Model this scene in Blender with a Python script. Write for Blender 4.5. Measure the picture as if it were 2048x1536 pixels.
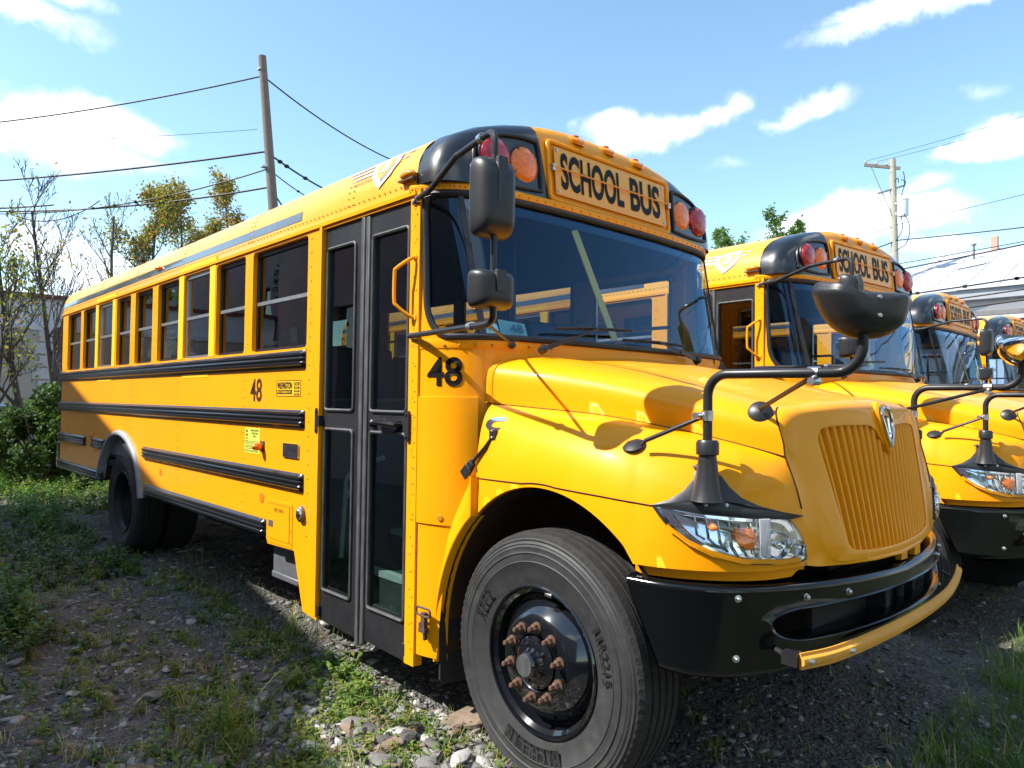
import bpy, math, random
import numpy as np
from mathutils import Vector, Matrix, noise
from mathutils.geometry import tessellate_polygon

random.seed(7)
for _o in list(bpy.data.objects): bpy.data.objects.remove(_o)
scene = bpy.context.scene
COL = scene.collection
R = math.radians

# ------------------------------------------------------------------ camera
CAM = Vector((2.068, -3.279, 1.556))
YAW, PITCH, ROLL = R(136.823), R(1.407), R(0.722)
cam_d = bpy.data.cameras.new("camera")
cam_d.sensor_fit = 'HORIZONTAL'; cam_d.sensor_width = 36.0
cam_d.lens = 1434.4 / 2048 * 36.0
cam_d.clip_start = 0.05; cam_d.clip_end = 3000
cam = bpy.data.objects.new("camera", cam_d); COL.objects.link(cam)
_f = Vector((math.cos(YAW)*math.cos(PITCH), math.sin(YAW)*math.cos(PITCH), math.sin(PITCH)))
_r = _f.cross(Vector((0, 0, 1))).normalized(); _u = _r.cross(_f)
_rr = math.cos(ROLL)*_r + math.sin(ROLL)*_u; _uu = -math.sin(ROLL)*_r + math.cos(ROLL)*_u
cam.matrix_world = Matrix(((_rr.x, _uu.x, -_f.x, CAM.x), (_rr.y, _uu.y, -_f.y, CAM.y), (_rr.z, _uu.z, -_f.z, CAM.z), (0, 0, 0, 1)))
scene.camera = cam

# ------------------------------------------------------------------ sun and sky
LIGHT = Vector((.40, .68, -.84)).normalized()          # direction the sunlight travels
sun_d = bpy.data.lights.new("sun", 'SUN'); sun_d.energy = 4.7; sun_d.angle = R(0.5); sun_d.color = (1.0, .96, .88)
sun = bpy.data.objects.new("sun", sun_d); COL.objects.link(sun)
sun.rotation_euler = LIGHT.to_track_quat('-Z', 'Y').to_euler(); sun.location = (0, 0, 30)
world = bpy.data.worlds.new("World"); scene.world = world; world.use_nodes = True
nt = world.node_tree; nt.nodes.clear()
def wn(t, **k):
    n = nt.nodes.new(t)
    for a, b in k.items(): setattr(n, a, b)
    return n
sky = wn('ShaderNodeTexSky', sky_type='NISHITA', sun_disc=False)
sky.sun_elevation = math.asin(-LIGHT.z); sky.sun_rotation = math.atan2(-LIGHT.x, -LIGHT.y)
sky.air_density = 1.0; sky.dust_density = 0.4; sky.ozone_density = 1.0; sky.altitude = 0
bg_sky = wn('ShaderNodeBackground'); bg_sky.inputs['Strength'].default_value = 0.147
_tint = wn('ShaderNodeMix', data_type='RGBA', blend_type='MULTIPLY'); _tint.inputs[0].default_value = 1; _tint.inputs[7].default_value = (.985, 1.11, 1.05, 1)
nt.links.new(sky.outputs[0], _tint.inputs[6]); nt.links.new(_tint.outputs[2], bg_sky.inputs['Color'])
tc = wn('ShaderNodeTexCoord')
def vmath(op, a, b=None):
    n = wn('ShaderNodeVectorMath', operation=op)
    for i, x in enumerate((a, b)):
        if x is None: continue
        if isinstance(x, (tuple, Vector)): n.inputs[i].default_value = tuple(x)
        else: nt.links.new(x, n.inputs[i])
    return n.outputs['Value'] if op in ('DOT_PRODUCT', 'LENGTH') else n.outputs['Vector']
def smath(op, a, b=None, c=None, clamp=False):
    n = wn('ShaderNodeMath', operation=op, use_clamp=clamp)
    for i, x in enumerate((a, b, c)):
        if x is None: continue
        if isinstance(x, (int, float)): n.inputs[i].default_value = x
        else: nt.links.new(x, n.inputs[i])
    return n.outputs[0]
dirv = vmath('NORMALIZE', tc.outputs['Generated'])
nz = wn('ShaderNodeTexNoise'); nz.inputs['Scale'].default_value = 9; nz.inputs['Detail'].default_value = 8; nz.inputs['Roughness'].default_value = .58
nt.links.new(dirv, nz.inputs['Vector'])
nz2 = wn('ShaderNodeTexNoise'); nz2.inputs['Scale'].default_value = 26; nz2.inputs['Detail'].default_value = 6; nz2.inputs['Roughness'].default_value = .6
nt.links.new(dirv, nz2.inputs['Vector'])
nsum = smath('ADD', smath('MULTIPLY', smath('SUBTRACT', nz.outputs[0], .5), 2.6), smath('MULTIPLY', smath('SUBTRACT', nz2.outputs[0], .5), 1.1))
warp = vmath('ADD', dirv, vmath('MULTIPLY', vmath('SUBTRACT', nz.outputs['Color'], (.5, .5, .5)), (.10, .10, .07)))
dens = None; shade = None
CLOUDS = [((-0.9445,0.1473,0.2937), 0.1071, 0.0479, R(0), (0.6, 0.5, 1)),
 ((-0.9299,0.1975,0.3102), 0.0982, 0.0350, R(0), (0.6, 0.5, 1)),
 ((-0.9217,0.2371,0.307), 0.0803, 0.0313, R(0), (0.6, 0.5, 0.95)),
 ((-0.9438,0.1763,0.2795), 0.2052, 0.0239, R(0), (0.8, 0.4, 0.8)),
 ((-0.9052,0.1293,0.4047), 0.0892, 0.0202, R(-6), (0.8, 0.5, 0.8)),
 ((-0.9068,0.1386,0.3981), 0.0535, 0.0147, R(0), (0.8, 0.5, 0.8)),
 ((-0.89,0.167,0.4242), 0.0535, 0.0202, R(0), (0.8, 0.5, 0.8)),
 ((-0.5768,0.7372,0.352), 0.0714, 0.0350, R(0), (0.6, 0.45, 1)),
 ((-0.536,0.7677,0.3512), 0.0625, 0.0294, R(0), (0.6, 0.45, 1)),
 ((-0.4977,0.7888,0.3607), 0.0535, 0.0221, R(12), (0.7, 0.45, 0.9)),
 ((-0.4695,0.8007,0.372), 0.0303, 0.0202, R(10), (0.8, 0.4, 0.8)),
 ((-0.603,0.7182,0.3473), 0.0357, 0.0166, R(0), (0.9, 0.4, 0.7)),
 ((-0.3996,0.8439,0.3579), 0.0535, 0.0202, R(14), (0.8, 0.45, 0.85)),
 ((-0.3626,0.857,0.3662), 0.0446, 0.0184, R(8), (0.8, 0.45, 0.85)),
 ((-0.4267,0.8338,0.3503), 0.0357, 0.0129, R(0), (1, 0.4, 0.6)),
 ((-0.2471,0.8652,0.4364), 0.1517, 0.0184, R(3), (0.8, 0.45, 0.9)),
 ((-0.3065,0.8434,0.4412), 0.0625, 0.0129, R(0), (0.9, 0.4, 0.8)),
 ((-0.2022,0.9315,0.3023), 0.0625, 0.0313, R(8), (0.6, 0.45, 1)),
 ((-0.2347,0.927,0.2926), 0.0535, 0.0221, R(5), (0.6, 0.45, 1)),
 ((-0.2826,0.9239,0.2581), 0.0402, 0.0166, R(0), (0.8, 0.4, 0.8)),
 ((-0.3582,0.905,0.2295), 0.0982, 0.0368, R(0), (0.6, 0.45, 1)),
 ((-0.2923,0.9287,0.2282), 0.0803, 0.0313, R(0), (0.6, 0.45, 1)),
 ((-0.4012,0.8896,0.2184), 0.0714, 0.0239, R(0), (0.8, 0.4, 0.8)),
 ((-0.2751,0.9427,0.1889), 0.0535, 0.0166, R(0), (0.8, 0.4, 0.9)),
 ((-0.972,0.1646,0.1676), 0.0982, 0.0423, R(0), (0.9, 0.5, 0.8)),
 ((-0.9667,0.215,0.1386), 0.0982, 0.0460, R(0), (0.8, 0.5, 0.9)),
 ((-0.9835,0.1588,0.0872), 0.1428, 0.0552, R(0), (0.9, 0.4, 0.9)),
 ((-0.4811,0.8212,0.3069), 0.0357, 0.0110, R(0), (1.2, 0.5, 0.4)),
 ((-0.2207,0.9102,0.3505), 0.0357, 0.0110, R(0), (1.2, 0.5, 0.4)),
 ((-0.9146,0.4036,0.0243), 0.4462, 0.0552, R(0), (1.4, 0.4, 0.5)),
 ((-0.3658,0.9244,0.1079), 0.4462, 0.0736, R(0), (1.2, 0.35, 0.8)),
 ((0.410,-0.709,0.574), 0.3, 0.1, 0.0, (.6,.4,.9)),
 ((0.814,-0.296,0.500), 0.35, 0.12, 0.0, (.6,.4,.9)),
 ((0.720,0.262,0.643), 0.3, 0.12, 0.0, (.6,.4,.9)),
 ((0.242,0.664,0.707), 0.3, 0.14, 0.0, (.6,.4,.9)),
 ((-0.242,-0.664,0.707), 0.3, 0.12, 0.0, (.6,.4,.9)),
 ((-0.539,-0.196,0.819), 0.3, 0.12, 0.0, (.6,.4,.9)),
 ((-0.785,-0.453,0.423), 0.3, 0.1, 0.0, (.6,.4,.9)),
 ((0.970,0.000,0.242), 0.5, 0.08, 0.0, (.6,.4,.9)),
 ((0.629,0.749,0.208), 0.4, 0.07, 0.0, (.6,.4,.9))]
for (c, a, b, tilt, soft) in CLOUDS:
    c = Vector(c).normalized(); e1 = c.cross(Vector((0, 0, 1))).normalized(); e2 = e1.cross(c)
    g1 = math.cos(tilt)*e1 + math.sin(tilt)*e2; g2 = -math.sin(tilt)*e1 + math.cos(tilt)*e2
    off = vmath('SUBTRACT', warp, tuple(c))
    k1 = vmath('DOT_PRODUCT', off, tuple(g1/a)); k2 = vmath('DOT_PRODUCT', off, tuple(g2/b)); k3 = vmath('DOT_PRODUCT', off, tuple(c*3))
    cmb = wn('ShaderNodeCombineXYZ')
    for i, k in enumerate((k1, k2, k3)): nt.links.new(k, cmb.inputs[i])
    r = vmath('LENGTH', cmb.outputs[0])
    m = smath('ADD', smath('SUBTRACT', 1.0, r), smath('MULTIPLY', nsum, soft[1]))
    mr = wn('ShaderNodeMapRange', interpolation_type='SMOOTHSTEP')
    mr.inputs['From Min'].default_value = 0.0; mr.inputs['From Max'].default_value = soft[0]; mr.inputs['To Max'].default_value = soft[2]
    nt.links.new(m, mr.inputs['Value'])
    dens = mr.outputs[0] if dens is None else smath('MAXIMUM', dens, mr.outputs[0])
    sh = smath('MULTIPLY', mr.outputs[0], smath('ADD', smath('MULTIPLY', k2, .45), .75), clamp=True)
    shade = sh if shade is None else smath('MAXIMUM', shade, sh)
cr_ = wn('ShaderNodeMix', data_type='RGBA')
cr_.inputs[6].default_value = (.62, .70, .84, 1); cr_.inputs[7].default_value = (1, 1, 1, 1)
nt.links.new(smath('ADD', shade, smath('MULTIPLY', nsum, .15), clamp=True), cr_.inputs[0])
bg_c = wn('ShaderNodeBackground'); nt.links.new(cr_.outputs[2], bg_c.inputs['Color']); bg_c.inputs['Strength'].default_value = 1.05
mxs = wn('ShaderNodeMixShader'); nt.links.new(dens, mxs.inputs[0]); nt.links.new(bg_sky.outputs[0], mxs.inputs[1]); nt.links.new(bg_c.outputs[0], mxs.inputs[2])
wo = wn('ShaderNodeOutputWorld'); nt.links.new(mxs.outputs[0], wo.inputs[0])
scene.view_settings.view_transform = 'Standard'; scene.view_settings.look = 'None'
scene.view_settings.gamma = 1; scene.view_settings.use_curve_mapping = False
scene.view_settings.exposure = 0.92
scene.cycles.max_bounces = 8; scene.cycles.transparent_max_bounces = 16

# ------------------------------------------------------------------ helpers
def smooth(p, n):
    """Catmull-Rom through points p (list of tuples) -> n points"""
    P = np.array(p, float); k = len(P)
    P = np.vstack([2*P[0]-P[1], P, 2*P[-1]-P[-2]]); out = []
    for i in range(n):
        t = i/(n-1)*(k-1); j = min(int(t), k-2); t -= j
        a, b, c, d = P[j:j+4]
        out.append(.5*((2*b)+(-a+c)*t+(2*a-5*b+4*c-d)*t*t+(-a+3*b-3*c+d)*t**3))
    return np.array(out)
def itp(x, xs, ys): return float(np.interp(x, xs, ys))
def vtup(v): return (float(v[0]), float(v[1]), float(v[2]))

class MB:
    def __init__(s): s.v = []; s.f = []; s.m = []
    def add(s, vs, fs, mi=0):
        o = len(s.v); s.v += [vtup(v) for v in vs]; s.f += [tuple(i+o for i in f) for f in fs]; s.m += [mi]*len(fs)
    def box(s, a, b, mi=0):
        (x0, y0, z0), (x1, y1, z1) = a, b
        s.add([(x0,y0,z0),(x1,y0,z0),(x1,y1,z0),(x0,y1,z0),(x0,y0,z1),(x1,y0,z1),(x1,y1,z1),(x0,y1,z1)],
              [(0,3,2,1),(4,5,6,7),(0,1,5,4),(1,2,6,5),(2,3,7,6),(3,0,4,7)], mi)
    def bar(s, p, q, w, h, up=(0,0,1), mi=0):
        p, q = Vector(p), Vector(q); d = (q-p).normalized(); up = Vector(up)
        a = d.cross(up); a = a.normalized() if a.length > 1e-5 else Vector((1,0,0)); b = a.cross(d)
        vs = [e + a*(i*w/2) + b*(j*h/2) for e in (p, q) for (i, j) in ((-1,-1),(1,-1),(1,1),(-1,1))]
        s.add(vs, [(0,1,2,3),(7,6,5,4),(0,4,5,1),(1,5,6,2),(2,6,7,3),(3,7,4,0)], mi)
    def tube(s, pts, r, n=10, mi=0, cap=True, closed=False):
        P = [Vector(p) for p in pts]; k = len(P)
        rs = r if isinstance(r, (list, tuple)) else [r]*k
        T = []
        for i in range(k):
            if closed: t = P[(i+1) % k]-P[i-1]
            else: t = P[min(i+1, k-1)]-P[max(i-1, 0)]
            T.append(t.normalized() if t.length > 1e-9 else Vector((0,0,1)))
        a = T[0].cross(Vector((0,0,1)))
        if a.length < 1e-3: a = T[0].cross(Vector((1,0,0)))
        a.normalize(); vs = []
        for i in range(k):
            a = a - T[i]*a.dot(T[i])
            a.normalize(); b = T[i].cross(a)
            for j in range(n):
                t = 2*math.pi*j/n; vs.append(P[i]+(a*math.cos(t)+b*math.sin(t))*rs[i])
        fs = []
        for i in range(k if closed else k-1):
            i2 = (i+1) % k
            for j in range(n):
                j2 = (j+1) % n; fs.append((i*n+j, i*n+j2, i2*n+j2, i2*n+j))
        if cap and not closed: fs += [tuple(range(n))[::-1], tuple(range((k-1)*n, k*n))]
        s.add(vs, fs, mi)
    def lathe(s, prof, org, axis, n=32, mi=0, cap=False, ref=None):
        ax = Vector(axis).normalized(); a = Vector(ref) if ref else ax.cross(Vector((0,0,1)))
        if a.length < 1e-3: a = Vector((1,0,0))
        a.normalize(); b = ax.cross(a); O = Vector(org); vs = []
        for (r, h) in prof:
            for j in range(n):
                t = 2*math.pi*j/n; rr = r(j) if callable(r) else r
                vs.append(O+ax*h+(a*math.cos(t)+b*math.sin(t))*rr)
        fs = []
        for i in range(len(prof)-1):
            for j in range(n):
                j2 = (j+1) % n; fs.append((i*n+j, i*n+j2, (i+1)*n+j2, (i+1)*n+j))
        if cap: fs += [tuple(range(n))[::-1], tuple(range((len(prof)-1)*n, len(prof)*n))]
        s.add(vs, fs, mi)
    def grid(s, fn, nu, nv, mi=0):
        vs = [fn(i/nu, j/nv) for i in range(nu+1) for j in range(nv+1)]
        fs = [(i*(nv+1)+j, (i+1)*(nv+1)+j, (i+1)*(nv+1)+j+1, i*(nv+1)+j+1) for i in range(nu) for j in range(nv)]
        s.add(vs, fs, mi)
    def rows(s, rows, mi=0, closed=False):
        n = len(rows[0]); vs = [p for r in rows for p in r]; fs = []
        for i in range(len(rows)-1):
            for j in range(n if closed else n-1):
                j2 = (j+1) % n; fs.append((i*n+j, i*n+j2, (i+1)*n+j2, (i+1)*n+j))
        s.add(vs, fs, mi)
    def slab(s, loops, fn, mi=0):
        """2D loops (outer first, then holes) -> solid between fn(a,b,0) and fn(a,b,1)"""
        flat = [p for l in loops for p in l]; n = len(flat)
        tr = tessellate_polygon([[Vector((p[0], p[1], 0)) for p in l] for l in loops])
        vs = [fn(p[0], p[1], 0) for p in flat]+[fn(p[0], p[1], 1) for p in flat]
        fs = []
        for t in tr:
            a, b, c = [flat[i] for i in t]
            ar = (b[0]-a[0])*(c[1]-a[1])-(b[1]-a[1])*(c[0]-a[0])
            t = tuple(t) if ar > 0 else tuple(t)[::-1]
            fs += [t, tuple(i+n for i in t[::-1])]
        o = 0
        for l in loops:
            k = len(l)
            for i in range(k): j = (i+1) % k; fs.append((o+i, o+j, n+o+j, n+o+i))
            o += k
        s.add(vs, fs, mi)
    def ell(s, c, r, nu=16, nv=10, mi=0):
        c = Vector(c)
        s.grid(lambda u, v: (c.x+r[0]*math.cos(2*math.pi*u)*math.sin(math.pi*v), c.y+r[1]*math.sin(2*math.pi*u)*math.sin(math.pi*v), c.z+r[2]*math.cos(math.pi*v)), nu, nv, mi)
    def mirror(s):
        m = MB(); m.v = [(x, -y, z) for x, y, z in s.v]; m.f = [f[::-1] for f in s.f]; m.m = list(s.m); return m
    def build(s, name, mats, parent=None, bev=0, ang=35, recalc=True, flat=False, merge=0, solid=0):
        me = bpy.data.meshes.new(name); me.from_pydata(s.v, [], s.f)
        if not isinstance(mats, (list, tuple)): mats = [mats]
        for m in mats: me.materials.append(m)
        me.polygons.foreach_set('material_index', s.m)
        if recalc or merge:
            import bmesh
            bm = bmesh.new(); bm.from_mesh(me)
            if merge: bmesh.ops.remove_doubles(bm, verts=bm.verts, dist=merge)
            if recalc: bmesh.ops.recalc_face_normals(bm, faces=bm.faces)
            bm.to_mesh(me); bm.free()
        if not flat:
            me.polygons.foreach_set('use_smooth', [True]*len(me.polygons)); me.set_sharp_from_angle(angle=R(ang))
        me.update()
        o = bpy.data.objects.new(name, me); COL.objects.link(o)
        if parent: o.parent = parent
        if solid:
            md = o.modifiers.new('solid', 'SOLIDIFY'); md.thickness = solid; md.offset = -1
        if bev:
            md = o.modifiers.new('bevel', 'BEVEL'); md.width = bev; md.segments = 2; md.limit_method = 'ANGLE'; md.angle_limit = R(40)
        return o
def empty(name, loc=(0,0,0)):
    o = bpy.data.objects.new(name, None); COL.objects.link(o); o.location = loc; o.empty_display_size = .2; return o
def tag(o, label=None, cat=None, group=None, kind=None):
    if label: o['label'] = label
    if cat: o['category'] = cat
    if group: o['group'] = group
    if kind: o['kind'] = kind
    return o

# lettering as mesh
_tc = {}
def glyphs(txt, bold=0.0, depth=0.0):
    key = (txt, bold, depth)
    if key not in _tc:
        cu = bpy.data.curves.new('t', 'FONT'); cu.body = txt; cu.size = 1; cu.offset = bold; cu.resolution_u = 5; cu.extrude = depth
        ob = bpy.data.objects.new('t', cu); COL.objects.link(ob)
        dg = bpy.context.evaluated_depsgraph_get(); me = ob.evaluated_get(dg).to_mesh()
        V = np.array([v.co[:] for v in me.vertices]) if len(me.vertices) else np.zeros((0, 3))
        F = [tuple(p.vertices) for p in me.polygons]
        ob.evaluated_get(dg).to_mesh_clear(); bpy.data.objects.remove(ob); bpy.data.curves.remove(cu)
        if len(V):
            mn, mx = V.min(0), V.max(0); V = V.copy(); V[:, 0] -= mn[0]; V[:, 1] -= mn[1]; w, h = mx[0]-mn[0], mx[1]-mn[1]
            V[:, 0] /= w; V[:, 1] /= h
        _tc[key] = (V, F)
    return _tc[key]
def text(mb, txt, fn, bold=0.0, mi=0):
    """letters fill the unit square, fn(u, v) -> 3D"""
    V, F = glyphs(txt, bold)
    mb.add([fn(v[0], v[1]) for v in V], F, mi)

# ------------------------------------------------------------------ materials
def mat(name, col, rough=.5, metal=0, coat=0, coat_r=.05, spec=.5, var=0, vscale=6, bump=0, bscale=40, rvar=0, dirt=None, dscale=3, dmin=.55, dmax=.75, emis=0, trans=0, stretch=None, sheen=0):
    m = bpy.data.materials.new(name); m.use_nodes = True; t = m.node_tree; N = t.nodes; p = N['Principled BSDF']
    p.inputs['Base Color'].default_value = (*col, 1); p.inputs['Roughness'].default_value = rough; p.inputs['Metallic'].default_value = metal
    p.inputs['Coat Weight'].default_value = coat; p.inputs['Coat Roughness'].default_value = coat_r; p.inputs['Specular IOR Level'].default_value = spec
    if emis: p.inputs['Emission Color'].default_value = (*col, 1); p.inputs['Emission Strength'].default_value = emis
    if trans: p.inputs['Transmission Weight'].default_value = trans
    tcn = N.new('ShaderNodeTexCoord'); vec = tcn.outputs['Object']
    if stretch:
        mp = N.new('ShaderNodeMapping'); mp.inputs['Scale'].default_value = stretch; t.links.new(vec, mp.inputs[0]); vec = mp.outputs[0]
    colout = None
    if var:
        n = N.new('ShaderNodeTexNoise'); n.inputs['Scale'].default_value = vscale; n.inputs['Detail'].default_value = 6; n.inputs['Roughness'].default_value = .65
        t.links.new(vec, n.inputs['Vector'])
        mr = N.new('ShaderNodeMapRange'); mr.inputs['From Min'].default_value = .3; mr.inputs['From Max'].default_value = .7; mr.inputs['To Min'].default_value = 1-var; mr.inputs['To Max'].default_value = 1+var
        t.links.new(n.outputs[0], mr.inputs[0])
        hm = N.new('ShaderNodeVectorMath'); hm.operation = 'SCALE'; hm.inputs[0].default_value = col; t.links.new(mr.outputs[0], hm.inputs['Scale']); colout = hm.outputs[0]
    if dirt:
        n = N.new('ShaderNodeTexNoise'); n.inputs['Scale'].default_value = dscale; n.inputs['Detail'].default_value = 9; n.inputs['Roughness'].default_value = .7
        t.links.new(vec, n.inputs['Vector'])
        mr = N.new('ShaderNodeMapRange'); mr.inputs['From Min'].default_value = dmin; mr.inputs['From Max'].default_value = dmax
        t.links.new(n.outputs[0], mr.inputs[0])
        mx = N.new('ShaderNodeMix'); mx.data_type = 'RGBA'; mx.inputs[6].default_value = (*col, 1); mx.inputs[7].default_value = (*dirt, 1)
        if colout: t.links.new(colout, mx.inputs[6])
        t.links.new(mr.outputs[0], mx.inputs[0]); colout = mx.outputs[2]
    if colout: t.links.new(colout, p.inputs['Base Color'])
    if rvar:
        n = N.new('ShaderNodeTexNoise'); n.inputs['Scale'].default_value = 4; n.inputs['Detail'].default_value = 8
        t.links.new(vec, n.inputs['Vector'])
        mr = N.new('ShaderNodeMapRange'); mr.inputs['From Min'].default_value = .3; mr.inputs['From Max'].default_value = .7; mr.inputs['To Min'].default_value = max(0, rough-rvar); mr.inputs['To Max'].default_value = rough+rvar
        t.links.new(n.outputs[0], mr.inputs[0]); t.links.new(mr.outputs[0], p.inputs['Roughness'])
    if bump:
        n = N.new('ShaderNodeTexNoise'); n.inputs['Scale'].default_value = bscale; n.inputs['Detail'].default_value = 5
        t.links.new(vec, n.inputs['Vector'])
        b = N.new('ShaderNodeBump'); b.inputs['Strength'].default_value = 1; b.inputs['Distance'].default_value = bump
        t.links.new(n.outputs[0], b.inputs['Height']); t.links.new(b.outputs[0], p.inputs['Normal'])
        if coat: t.links.new(b.outputs[0], p.inputs['Coat Normal'])
    return m
def glass(name, tint, refl=.05, boost=1.0, rough=0.0, wav=0, body=0.0, bcol=(.1,.1,.1), gcol=(1,1,1)):
    """thin pane: tinted see-through plus mirror reflection rising at grazing angles"""
    m = bpy.data.materials.new(name); m.use_nodes = True; t = m.node_tree; N = t.nodes; N.clear()
    out = N.new('ShaderNodeOutputMaterial'); tr = N.new('ShaderNodeBsdfTransparent'); tr.inputs[0].default_value = (*tint, 1)
    gl = N.new('ShaderNodeBsdfGlossy'); gl.inputs['Roughness'].default_value = rough; gl.inputs['Color'].default_value = (*gcol, 1)
    lw = N.new('ShaderNodeLayerWeight'); lw.inputs['Blend'].default_value = .5
    pw = N.new('ShaderNodeMath'); pw.operation = 'POWER'; t.links.new(lw.outputs['Facing'], pw.inputs[0]); pw.inputs[1].default_value = 4.0
    mu = N.new('ShaderNodeMath'); mu.operation = 'MULTIPLY_ADD'; t.links.new(pw.outputs[0], mu.inputs[0]); mu.inputs[1].default_value = (1-refl)*boost; mu.inputs[2].default_value = refl; mu.use_clamp = True
    mx = N.new('ShaderNodeMixShader'); t.links.new(mu.outputs[0], mx.inputs[0]); t.links.new(gl.outputs[0], mx.inputs[2])
    src = tr.outputs[0]
    if body:
        df = N.new('ShaderNodeBsdfDiffuse'); df.inputs[0].default_value = (*bcol, 1); m2 = N.new('ShaderNodeMixShader'); m2.inputs[0].default_value = body
        t.links.new(tr.outputs[0], m2.inputs[1]); t.links.new(df.outputs[0], m2.inputs[2]); src = m2.outputs[0]
    t.links.new(src, mx.inputs[1]); t.links.new(mx.outputs[0], out.inputs[0])
    if wav:
        tcn = N.new('ShaderNodeTexCoord'); n = N.new('ShaderNodeTexNoise'); n.inputs['Scale'].default_value = 2.2; n.inputs['Detail'].default_value = 1
        t.links.new(tcn.outputs['Object'], n.inputs['Vector']); b = N.new('ShaderNodeBump'); b.inputs['Distance'].default_value = wav; b.inputs['Strength'].default_value = 1
        t.links.new(n.outputs[0], b.inputs['Height']); t.links.new(b.outputs[0], gl.inputs['Normal'])
    return m

YEL = mat('yellow_paint', (.95, .355, .003), .40, coat=.26, coat_r=.04, spec=.14, var=.04, vscale=1.3, rvar=.08, bump=.0009, bscale=3.5, dirt=(.55, .27, .05), dscale=1.7, dmin=.58, dmax=.95)
YELR = mat('roof_yellow_paint', (.95, .40, .018), .38, coat=.40, coat_r=.12, var=.04, vscale=1.0, rvar=.08, bump=.0008, bscale=4)
YELD = mat('rivet_head', (.50, .22, .01), .5)
BLK = mat('black_paint', (.010, .011, .013), .28, coat=.6, coat_r=.03, var=.2, vscale=5, rvar=.06)
BLKS = mat('satin_black', (.018, .018, .021), .42, spec=.45, var=.25, vscale=12, rvar=.1)
PLAS = mat('black_plastic', (.022, .023, .026), .38, spec=.5, bump=.0004, bscale=350, var=.25, vscale=8)
RUB = mat('black_rubber', (.020, .020, .021), .75, var=.35, vscale=25, bump=.001, bscale=120)
SEAL = mat('grey_rubber_seal', (.065, .065, .07), .6, var=.5, vscale=14, stretch=(2, 2, .5))
TYRE = mat('tyre_rubber', (.030, .030, .032), .62, var=.4, vscale=9, bump=.0006, bscale=160, dirt=(.085, .080, .075), dscale=5, dmin=.52, dmax=.85)
TREAD = mat('tyre_tread', (.020, .018, .017), .85, var=.5, vscale=22, bump=.002, bscale=90)
TLET = mat('tyre_lettering', (.013, .013, .014), .5)
RIM = mat('glossy_black_rim', (.006, .007, .010), .12, coat=1, coat_r=.02, dirt=(.07, .05, .035), dscale=9, dmin=.66, dmax=.9)
RUST = mat('rusty_steel', (.105, .052, .030), .8, var=.5, vscale=60, bump=.002, bscale=200)
RUSTB = mat('rusty_brown_steel', (.085, .050, .038), .7, var=.4, vscale=50, bump=.001, bscale=200)
CHR = mat('chrome', (.75, .76, .78), .07, metal=1)
STL = mat('zinc_steel', (.55, .55, .55), .35, metal=1, var=.2, vscale=60)
ALU = mat('aluminium', (.50, .51, .53), .38, metal=.85, var=.12, vscale=14)
AMB = mat('amber_lens', (.92, .20, .006), .22, coat=.35, bump=.0022, bscale=70, spec=.6, var=.25, vscale=45)
BLKB = mat('bumper_black', (.004, .0045, .005), .13, spec=.5, rvar=.05)
REDL = mat('red_lens', (.42, .006, .016), .22, coat=.35, bump=.0012, bscale=90, spec=.6)
DOTM = mat('orange_reflector', (.95, .20, .01), .35, coat=.4)
LET = mat('black_lettering', (.006, .006, .007), .5, spec=.2)
LETB = mat('brown_lettering', (.055, .022, .012), .4)
RAIL = mat('black_rail_paint', (.012, .012, .014), .22, spec=.7)
MARK = mat('marker_amber_lens', (.95, .30, .01), .2, coat=.8, bump=.001, bscale=60)
SIGNY = mat('reflective_yellow_sheeting', (.90, .42, .03), .45, coat=.3, coat_r=.2)
BRIGHTY = mat('bright_yellow_tape', (.95, .56, .010), .45)
LIME = mat('lime_sticker', (.62, .66, .09), .5)
STRIPE = mat('dark_gloss_band', (.075, .075, .08), .16, coat=1, coat_r=.04, bump=.0008, bscale=4, var=.3, vscale=3)
SILV = mat('silver_decal', (.46, .44, .44), .4, metal=.3)
WHT = mat('white_decal', (.78, .78, .80), .4)
BADGE = mat('dark_badge', (.03, .028, .03), .25, coat=.5)
RIMD = mat('dull_black_rim', (.012,.012,.013), .5, spec=.3)
INTR = mat('interior_panel', (.14, .15, .16), .7, var=.1)
INTF = mat('interior_floor', (.035, .037, .042), .8)
SEATM = mat('seat_vinyl', (.028, .035, .05), .5, bump=.001, bscale=60)
STEPW = mat('step_edge', (.62, .66, .64), .6, var=.15, vscale=30)
STEPD = mat('stepwell_rubber', (.05, .062, .06), .75, var=.3, vscale=8)
UNDER = mat('underbody', (.012, .011, .011), .8, var=.4)
LINER = mat('wheel_well_liner', (.050, .022, .008), .75, var=.5, vscale=5)
GREY = mat('grey_metal', (.14, .145, .16), .5, metal=.3, var=.25, vscale=8)
NOTE = mat('mint_paper', (.36, .56, .40), .7)
INK = mat('ink', (.03, .10, .12), .6)
STAR = mat('yellow_stanchion', (.80, .52, .04), .4)
GL_W = glass('windshield_glass', (.60, .80, 1.0), .06, .75, wav=.0007, gcol=(.45, .70, 1.0))
GL_C = glass('side_glass_clear', (.72, .74, .76), .07, .9, wav=.0008)
GL_L = glass('far_side_glass', (.30, .31, .33), .08, .9, wav=.0008)
GL_S = glass('side_window_glass', (.045, .042, .05), .13, 1.0, wav=.0010)
GL_D = glass('door_glass', (.42, .54, .52), .085, .9, wav=.0015)
GL_H = glass('headlight_lens', (.97, .98, 1.0), .07, 1.0)
GL_B = glass('window_glass', (.12, .13, .15), .25, 1.0)

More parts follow.
